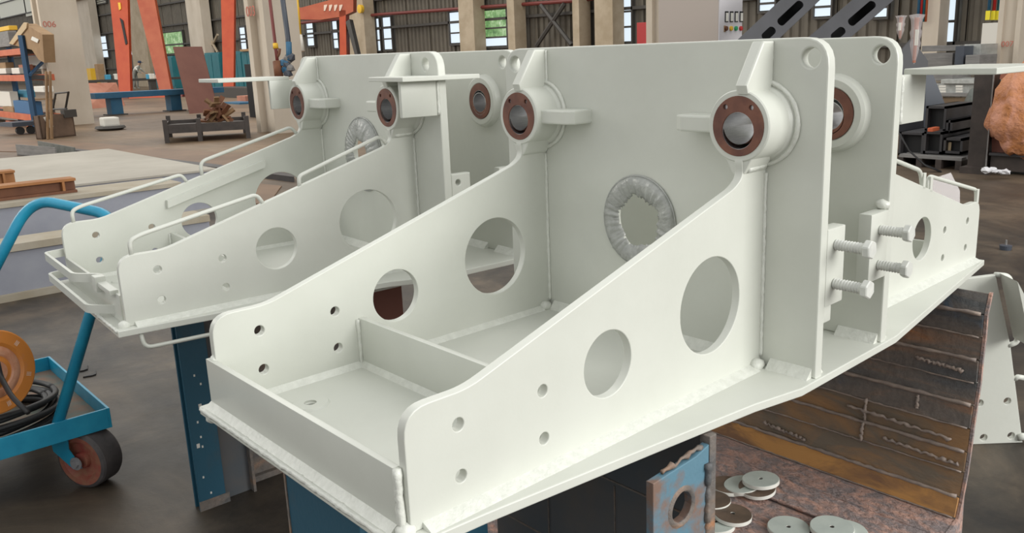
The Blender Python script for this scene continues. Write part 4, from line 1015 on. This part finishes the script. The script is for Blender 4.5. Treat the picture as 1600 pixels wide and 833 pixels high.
# small low crates behind bench
fbox('blue_crate', 'low blue crate on the floor right of the leaning sheet', 'crate', (350, 160, 375, 178), 18.6, 1.2, 'table_blue', None)
fbox('tan_block', 'tan block standing next to the low blue crate', 'block', (371, 150, 384, 172), 19.5, .7, 'pink', None)
fbox('dark_machine', 'dark machine base on the floor between the sheet and the 003 column', 'machine', (330, 137, 396, 160), 22.5, 1.5, 'girt', FZ)
# dark tray with rusty scrap
ta_, tb_ = fl(258, 224), fl(392, 216)
t = thing('steel_tray', 'dark steel tray frame on short legs, rusty scrap heaped in it', 'tray', ta_[:], math.atan2((tb_-ta_).y, (tb_-ta_).x)); ln = Vector(((tb_-ta_).x, (tb_-ta_).y)).length
for lo, hi in (((0, 0, .26), (ln, .08, .50)), ((0, 2.2, .26), (ln, 2.28, .50)), ((0, 0, .26), (.08, 2.28, .50)), ((ln-.08, 0, .26), (ln, 2.28, .50))): ob('side', bx(lo, hi), 'blackbrown', t)
ob('deck', bx((.05, .05, .34), (ln-.05, 2.2, .40)), 'blackbrown', t)
for x in (0, ln*.38, ln-.12):
    for y in (0, 2.16): ob('leg', bx((x, y-.02, 0), (x+.12, y+.14, .64)), 'blackbrown', t)
sc_ = thing('scrap_heap', 'heap of rusty brown scrap offcuts lying in the dark tray', 'scrap', (ta_+ (tb_-ta_)*.55 + Vector((.6, .9, .42)))[:])
for k in range(26):
    a, h_, r = R_.uniform(0, 6.3), R_.random(), R_.uniform(0, .45); p = Vector((math.cos(a)*r*(1-h_*.7), math.sin(a)*r*(1-h_*.7), h_*.6))
    b = bx((-.22, -.07, -.03), (.22, .07, .03), 0, Matrix.Translation(p) @ Euler((R_.uniform(-1, 1), R_.uniform(-1, 1), a)).to_matrix().to_4x4()); ob('offcut', b, 'rust_beam' if k % 3 else 'wood_dark', sc_)
# welding-hat like lump on floor
c = fl(173, 203); t = thing('floor_lamp_base', 'small beige block sitting on a dark tray on the floor right of the bin', 'block', c[:])
ob('block', bx((-.26, -.26, .13), (.26, .26, .44), .06), 'white', t); ob('tray', lathe([(0, .35), (.07, .5), (.14, .45), (.14, 0)], (0, 0, 0), (0, 0, 1), 16), 'girt', t)
t['label'] = 'small beige block sitting on a dark round pad on the floor near the column'; t.name = 'capped_block'
# brown bin / hand trolley in front of first column
pq = fl(66, 218); pr_ = fl(119, 212)
t = thing('steel_bin', 'brown sheet-steel bin standing in front of the first concrete column', 'bin', pq[:], math.atan2((pr_-pq).y, (pr_-pq).x)); ln = Vector(((pr_-pq).x, (pr_-pq).y)).length
hB = 36*26/FPX
for lo, hi in (((0, 0, 0), (ln, .04, hB)), ((0, .2, 0), (ln, .24, hB)), ((0, 0, 0), (.04, .24, hB)), ((ln-.04, 0, 0), (ln, .24, hB)), ((0, 0, 0), (ln, .24, .04))): ob('sheet', bx(lo, hi), 'brown_box', t)
ob('lifting_lug', bx((ln-.35, -.06, hB-.12), (ln+.1, .1, hB+.12)), 'girt', t); ob('splash', pr([(.15, -.005, hB-.05), (.30, -.005, hB-.02), (.45, -.005, hB-.35), (.33, -.005, hB-.42)], (0, -.004, 0)), 'white', t)
t = thing('hand_cart', 'low blue-grey hand cart with a thin upright handle, behind the brown bin', 'cart', fl(22, 212)[:]); 
L0 = t.location; e1 = fl(80, 207)-L0; e1.z = 0
m = Matrix.Rotation(math.atan2(e1.y, e1.x), 4, 'Z'); ln = e1.length
ob('deck', bx((0, 0, .28), (ln, .9, .42), 0, m), 'slate', t)
for x in (.25, ln*.5, ln-.2): 
    ax = m.to_3x3() @ Vector((0, 1, 0)); ob('wheel', lathe([(-.05, 0), (-.05, .13), (.05, .13), (.05, 0)], m @ Vector((x, .1, .14)), ax, 18), 'rubber', t)
for q in (((78, 196), (87, 146), (107, 144), (101, 178)), ((82, 171), (104, 170))):
    ob('handle_tube', tb([onp(u, v, 0, (dp(90, 170, 27.5)).x)-L0 for u, v in q], .035, 6), 'girt', t)
# pallet rack with cartons
Xr = fl(45, 200).x
def rk(u, v, dx=0.): q = onp(u, v, 0, Xr+dx); return q
t = thing('pallet_rack', 'blue and orange pallet rack loaded with cartons at the left edge', 'rack', (Xr, rk(45, 200).y, FZ)); L0 = t.location.copy()
for du, dx in ((0, 0), (-22, .0)):
    pass
def post(u0, v0, u1, v1, dx): return tb([rk(u0, v0, dx)-L0, Vector((rk(u1, v1, dx).x, rk(u1, v1, dx).y, FZ))-L0], .11, 4)
ob('upright', post(33, 55, 56, 198, 0), 'rack_blue', t); ob('upright', post(13, 70, 33, 190, .85), 'rack_blue', t)
ob('upright', post(-70, 55, -58, 198, 0), 'rack_blue', t)
for v0, v1, ur in ((75, 85, 34), (117, 127, 41), (180, 190, 53)):
    a = rk(ur, v0); c = rk(ur, v1)
    ob('shelf_beam', bx((0, 0, c.z-FZ), (.12, rk(-70, v0).y-a.y, a.z-FZ), .01, Matrix.Translation((0, a.y-L0.y, 0))), 'rack_orange', t)
    ob('shelf_deck', bx((.12, 0, c.z-FZ+.05), (.8, rk(-70, v0).y-a.y, a.z-FZ-.03), 0, Matrix.Translation((0, a.y-L0.y, 0))), 'girt', t)
    ob('shelf_beam', bx((.8, 0, c.z-FZ), (.9, rk(-70, v0).y-a.y, a.z-FZ), .01, Matrix.Translation((0, a.y-L0.y, 0))), 'rack_orange', t)
ob('cross_tie', tb([rk(47, 117)-L0, rk(66, 98, .8)-L0], .06, 6), 'rack_blue', t)
def rackbox(name, label, q, dx, dd, m, cat='box', grp='goods on the pallet rack', tilt=0.):
    lo, hi = facebox(*q, Xr+dx, min(dd, .3)); o = ob(name, bx((0, 0, 0), (hi-lo)[:], .02), m); o.location = lo; o.rotation_euler = (tilt, 0, 0); return tag(o, label, cat, grp)
# tilted open carton on the top shelf
o = thing('carton', 'big open cardboard carton tilted on the top shelf of the rack', 'carton', rk(20, 70)[:], 0, 'goods on the pallet rack')
q = [rk(*p, .1)-o.location for p in ((16, 69), (39, 37), (66, 54), (69, 98), (60, 93), (50, 78))]
ob('side', pr(q, (.35, 0, 0)), 'card', o); q = [rk(*p, .05)-o.location for p in ((14, 68), (37, 35), (42, 36), (41, 44), (20, 70))]; ob('flap', pr(q, (.06, 0, 0)), 'card_light', o)
q = [rk(*p, .06)-o.location for p in ((50, 57), (60, 62), (58, 67), (48, 62))]; ob('label', pr(q, (.03, 0, 0)), 'white', o)
for a_ in (('plastic_roll', 'yellow roll lying on the top shelf at the left edge', (-10, 42, 14, 49), .5, .5, 'yellow', 'roll'),
           ('wrapped_bundle', 'grey film bundle on the top shelf below the yellow roll', (-12, 50, 14, 74), .3, .9, 'stackgrey', 'bundle'),
           ('wrapped_bundle', 'pale wrapped bundle behind the middle upright under the big carton', (44, 88, 64, 108), .9, .6, 'white', 'bundle'),
           ('carton', 'small brown carton on the middle shelf at the left edge', (-12, 98, 9, 112), .3, .7, 'card', 'carton'),
           ('white_tray', 'white tray on the middle shelf, left one', (-12, 107, 9, 115.5), .2, .3, 'white', 'tray'),
           ('white_tray', 'pale tray on the middle shelf by the red lump', (18, 106, 30, 115.5), .2, .3, 'white', 'tray'),
           ('red_block', 'dull red lump on the middle shelf', (29, 101, 38, 110), .5, .4, 'pink', 'block'),
           ('blue_bin', 'large blue bin with an open brown carton flap on the lower shelf', (22, 158, 52, 180), .15, 1.1, 'bin_blue', 'bin'),
           ('light_blue_tub', 'light blue tub standing behind the large blue bin', (26, 141, 42, 152), .9, .6, 'light_blue', 'tub'),
           ('white_carton', 'white carton on the lower shelf at the left edge', (-12, 143, 16, 166), .4, .8, 'white', 'carton'),
           ('wood_crate', 'small wooden crate on the lower shelf left of the blue bin', (5, 167, 21, 179), .2, .6, 'card', 'crate'),
           ('orange_basket', 'orange basket under the lowest beam of the rack', (10, 191, 44, 205), .2, .7, 'rack_orange', 'basket'),
           ('white_roll', 'white cylinder roll lying between the rack and the column', (53, 135, 68, 144), -.3, .9, 'white', 'roll')):
    rackbox(a_[0], a_[1], a_[2], a_[3], a_[4], a_[5], a_[6])
ob('flap', bx((0, 0, 0), (.8, 1.2, .03)), 'card', None); f = bpy.data.objects['flap.001'] if 'flap.001' in bpy.data.objects else None
if f: f.name = 'cardboard_flap'; f.location = rk(50, 157, .05); tag(f, 'brown cardboard flap lying over the large blue bin', 'cardboard')
for i, (u0, u1) in enumerate(((64, 70), (70, 77))):
    p = dp(u0+4, 175, 25.6); p.z = FZ; o = ob('timber_board', tb([Vector((0, 0, 0)), dp(u0+8, 112, 26.2)-p], .045, 4), 'wood_dark'); o.location = p; tag(o, ['left', 'right'][i]+' of two brown timbers leaning between rack and column', 'timber')

# ------------------------------------------------------------------ stock and stands at the right
def wbox(name, label, cat, q, d, dd, m, floor_to=None, group=None, bev=.01):
    X = dp((q[0]+q[2])/2, q[3], d).x; return fbox(name, label, cat, q, X, dd, m, floor_to, bev, group)
wbox('door_panel', 'tall beige door panel on the wall left of the right-hand column', 'door', (1532, 36, 1557, 112), 29, .3, 'white')
for i, (u, mm, nm) in enumerate(((1545, 'table_blue', 'blue'), (1553, 'red', 'red'), (1560, 'teal', 'green'))):
    p = dp(u, 18, 30); o = ob('gas_pipe', tb([Vector((0, 0, 0)), Vector((0, 0, 3))], .06, 8), mm, None, smooth='all'); o.location = p; tag(o, nm+' vertical gas pipe with a yellow sign at the right column', 'pipe', 'coloured gas pipes')
    hw = 3.3*30/FPX; q = onp(u-1.8, 24, 0, p.x-.08)-p; ob('sign_plate', bx((q.x, q.y-hw, q.z-.16), (q.x+.02, q.y+hw, q.z+.16)), 'sign_yellow', o)
for u, mm, nm in ((1434, 'table_blue', 'blue'), (1438, 'red', 'red'), (1442, 'teal', 'green'), (1446, 'rack_orange', 'orange')):
    p = dp(u, 34, 32); o = ob('gas_pipe', tb([Vector((0, 0, 0)), Vector((0, 0, 3))], .055, 8), mm, None, smooth='all'); o.location = p; tag(o, nm+' thin vertical pipe left of the pale wall column', 'pipe', 'coloured pipes by the wall column')
# stock stacks beyond
for i, a_ in enumerate((((1440, 71, 1500, 80), 'dull_grey flat bundle, uppermost of the far stack', 'stackgrey'), ((1442, 83, 1488, 111.5), 'dull grey bundle below the uppermost one of the far stack', 'stackgrey'), ((1506, 69, 1532, 86), 'pale bar bundle right of the blue-black barrel', 'galv'),
        ((1492, 72, 1506, 101), 'blue-black upright barrel between the grey bundles', 'slate'), ((1508, 86, 1530, 110), 'low bar rack beneath the pale bar bundle', 'stackgrey'), ((1450, 112, 1488, 126), 'dark bundle just under the white shelf plate', 'stackgrey'), ((1452, 131, 1522, 146), 'silver-grey bar bundle with bright band clips', 'galv'), ((1470, 124, 1525, 131), 'thin pale bars on top of the banded bundle', 'galv'))):
    ww = wbox('bar_bundle', a_[1].replace('_', ' '), 'bundle', a_[0], 22-.3*i, 1.2, a_[2], None, 'stock bundles beyond the shelf plate')
    if i == 6: BB = ww
for u in (1480, 1506):
    for v in (134, 138, 142): p = dp(u, v, 19.6); o = ob('band_clip', bx((-.05, -.07, -.02), (.0, .07, .02)), 'white', BB); o.location = p-BB.location+Vector((-.25, 0, 0))
wbox('rack_plinth', 'low grey plinth carrying the banded bundle', 'plinth', (1468, 146, 1524, 151), 19.9, 1.6, 'stackgrey')
# plastic wrapped parts
for i, (u0, u1, v0, v1) in enumerate(((1420, 1436, 26, 100), (1400, 1412, 26, 62))):
    a = dp(u0, v0, 13); c = dp(u1, v1, 13); r = (u1-u0)/2*13/FPX; m_ = dp((u0+u1)/2, v1, 13)
    t = thing('wrapped_part', ['tall plastic-wrapped hanging part tapering down, behind the lifting hole corner', 'shorter plastic-wrapped part left of the tall one'][i], 'wrapped part', m_[:], 0, 'plastic wrapped parts')
    H = (v1-v0)*13/FPX
    ob('film', lathe([(0, .01), (H*.15, r*.5), (H*.3, r*.8), (H*.42, r*1.0), (H*.5, r*.85), (H*.65, r*1.15), (H*.72, r*.9), (H*.9, r*1.1), (H, r*1.5), (H*1.02, .01)], (0, 0, 0), (0, 0, 1), 14), 'clear', t, smooth='all')
    ob('core', lathe([(.02, 0), (.02, r*.3), (H*.95, r*.45), (H*.95, 0)], (0, 0, 0), (0, 0, 1), 12), 'pink', t)
    ob('white_tag', bx((-.2, -r*1.5, H*.38), (-.18, -r*.9, H*.70)), 'white', t)
# black square tubes on a pallet
dT = 14.6
for i, (q, lab) in enumerate((((1446, 166, 1478, 205), 'large black square tube on top of the stack, upper middle'), ((1478, 188, 1488, 208), 'narrow black square tube right of the upper one'), ((1404, 207, 1443, 244), 'wide black square tube at the lower left of the stack'), ((1443, 206, 1472, 240), 'black square tube at the lower middle of the stack'), ((1474, 216, 1504, 240), 'low black square tube with an orange tag, lower right'))):
    lo, hi = facebox(*q, dp(1450, 240, dT).x+.25*(i < 2), 1.4)
    t = thing('square_tube', lab, 'steel tube', lo[:], 0, 'black square tubes on the pallet'); d_ = hi-lo; w_t = .04
    for a, c in (((0, 0, 0), (1.4, d_.y, w_t)), ((0, 0, d_.z-w_t), (1.4, d_.y, d_.z)), ((0, 0, 0), (1.4, w_t, d_.z)), ((0, d_.y-w_t, 0), (1.4, d_.y, d_.z))): ob('wall', bx(a, c), 'darksteel', t)
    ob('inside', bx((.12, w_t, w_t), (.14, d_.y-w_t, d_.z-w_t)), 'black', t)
wbox('orange_block', 'small orange block lying between the black tubes', 'block', (1449, 200, 1457, 206), dT-.4, .3, 'rack_orange'); wbox('orange_tag', 'pale tag hanging on the low black tube', 'tag', (1481, 222, 1486, 236), dT-.2, .02, 'card_light')
lo, hi = facebox(1404, 244, 1502, 268, dp(1450, 262, 14.4).x, 2.0, FZ); t = thing('timber_pallet', 'dark timber pallet carrying the black square tubes', 'pallet', lo[:]); d_ = hi-lo
for k in range(4): ob('runner', bx((0, d_.y*(k/3)*.93, 0), (2.0, d_.y*(k/3)*.93+.1, d_.z-.05)), 'blackbrown', t)
for k in range(7): ob('deck_board', bx((.3*k, 0, d_.z-.05), (.3*k+.2, d_.y, d_.z)), 'stackgrey', t)
pts = [dp(u, v, 13.9) for u, v in ((1405, 208), (1420, 235), (1445, 258), (1470, 268))]; o = ob('black_strap', tb([p-pts[0] for p in pts], .06, 8, flat=.25), 'rubber', None, smooth='all'); o.location = pts[0]; tag(o, 'wide black strap drooping across the front of the pallet', 'strap')
# slate sloping plate
q = [dp(u, v, 15.6) for u, v in ((1446, 110), (1456, 112), (1492, 200), (1446, 200))]; o = ob('sloping_plate', pr([p-q[0] for p in q], Vector((.05, .05, 0))), 'slate'); o.location = q[0]; tag(o, 'dark slate-blue plate with a sloping edge behind the black tubes', 'plate')
q = [dp(u, v, 16.2) for u, v in ((1396, 92), (1425, 60), (1450, 95), (1450, 210), (1396, 210))]; o = ob('sloping_plate', pr([p-q[0] for p in q], Vector((.05, .05, 0))), 'boom'); o.location = q[0]; tag(o, 'dark grey pointed plate directly right of the tall plate corner', 'plate')
# green-grey wrapped upright
c = fl(1512, 232); t = thing('wrapped_bundle', 'grey-green film wrapped bundle standing left of the dark post', 'bundle', (c.x, c.y, FZ)); H = 105*15/FPX
ob('wrap', lathe([(0, 0), (0, .12), (H*.3, .16), (H*.32, .23), (H*.55, .24), (H*.58, .15), (H*.8, .13), (H*.97, .05), (H, 0)], (0, 0, 0), (0, 0, 1), 14), 'wrap_dark', t, smooth='all')
# dark steel post and base
dP = 13.66; pb_ = fl(1532, 270)
t = thing('dark_post', 'dark brown steel post frame with foot plate and gusset, holding the orange parcel', 'post frame', pb_[:]); L0 = t.location.copy()
X0 = pb_.x
def pf(u, v): return onp(u, v, 0, X0)-L0
ob('post', bx((0, pf(1545, 200).y, 0), (.35, pf(1516, 200).y, 1.66)), 'blackbrown', t)
ob('post_edge', bx((-.02, pf(1547, 200).y, 0), (.0, pf(1545, 200).y, 1.66)), 'stackgrey', t)
ob('foot_plate', bx((-.2, pf(1552, 265).y, 0), (.5, pf(1506, 265).y, .10)), 'blackbrown', t)
ob('second_post', bx((.9, pf(1572, 180).y, .2), (1.2, pf(1545, 180).y, 1.55)), 'blackbrown', t)
ob('gusset', pr([pf(1546, 205)+Vector((.1, 0, 0)), pf(1546, 243)+Vector((.1, 0, 0)), pf(1580, 243)+Vector((.1, 0, 0))], (.04, 0, 0)), 'redbrown', t)
ob('sill', bx((.05, pf(1640, 250).y, .05), (.6, pf(1546, 250).y, .32)), 'blackbrown', t); ob('sill_flange', bx((-.05, pf(1640, 250).y, .30), (.7, pf(1546, 250).y, .34)), 'darksteel', t)
# orange paper parcel
c = dp(1599, 172, 13.2); b = bmesh.new(); bmesh.ops.create_icosphere(b, subdivisions=4, radius=1)
from mathutils import noise as mn
for v in b.verts:
    n_ = v.co.normalized(); f = 1+.22*mn.noise(n_*2.1)+.16*abs(mn.noise(n_*4.5))+.07*abs(mn.noise(n_*11))
    wz = n_.z; wr_ = .46*(1.0-.25*max(0, wz))
    v.co = Vector((n_.x*.45*f, n_.y*wr_*f, n_.z*.72*f))
o = ob('paper_parcel', b, 'paper', None, smooth='all'); o.location = c; tag(o, 'big crumpled orange paper parcel at the right edge, resting on the dark frame', 'parcel')
p = dp(1575, 118, 13.5); o = ob('paper_flap', pr([dp(u, v, 13.5)-p for u, v in ((1546, 118), (1600, 112), (1600, 122), (1562, 124), (1546, 132))], Vector((.03, .03, 0))), 'pink'); o.location = p; o.parent = None; tag(o, 'pinkish fold of paper under the white shelf plate at the right', 'paper')
t = thing('white_rag', 'crumpled white rag on the foot of the dark frame', 'rag', (fl(1555, 272))[:])
for k, (u, v, r) in enumerate(((1542, 262, .09), (1552, 262, .07), (1561, 264, .05), (1570, 265, .08))): ob('fold', blob(dp(u, v+4, 13.0)-t.location, r, R_, 2, .3, (1, 1, .6)), 'rag', t)
# plug on floor
c = fl(1571, 390); t = thing('floor_plug', 'small dark round plug with a stem on the floor at the right', 'plug', c[:]); ob('base', lathe([(0, .055), (.045, .06), (.05, 0)], (0, 0, 0), (0, 0, 1), 18), 'slate', t); ob('stem', lathe([(.04, .012), (.10, .01), (.105, 0)], (0, 0, 0), (0, 0, 1), 10), 'stackgrey', t)
# clear sheet leaning behind the rods
q = [dp(u, v, 9.5) for u, v in ((1448, 312), (1450, 282), (1486, 270), (1500, 298), (1500, 318))]; o = ob('clear_sheet', pr([p-q[0] for p in q], Vector((.01, .01, 0))), 'clear'); o.location = q[0]; tag(o, 'grey clear sheet propped up behind the rods of the nearer frame', 'sheet')

# ------------------------------------------------------------------ model units to metres
for o in [o for o in scn.objects if o.parent is None]:
    o.location = o.location*SC; o.scale = o.scale*SC
cd.clip_start = .02
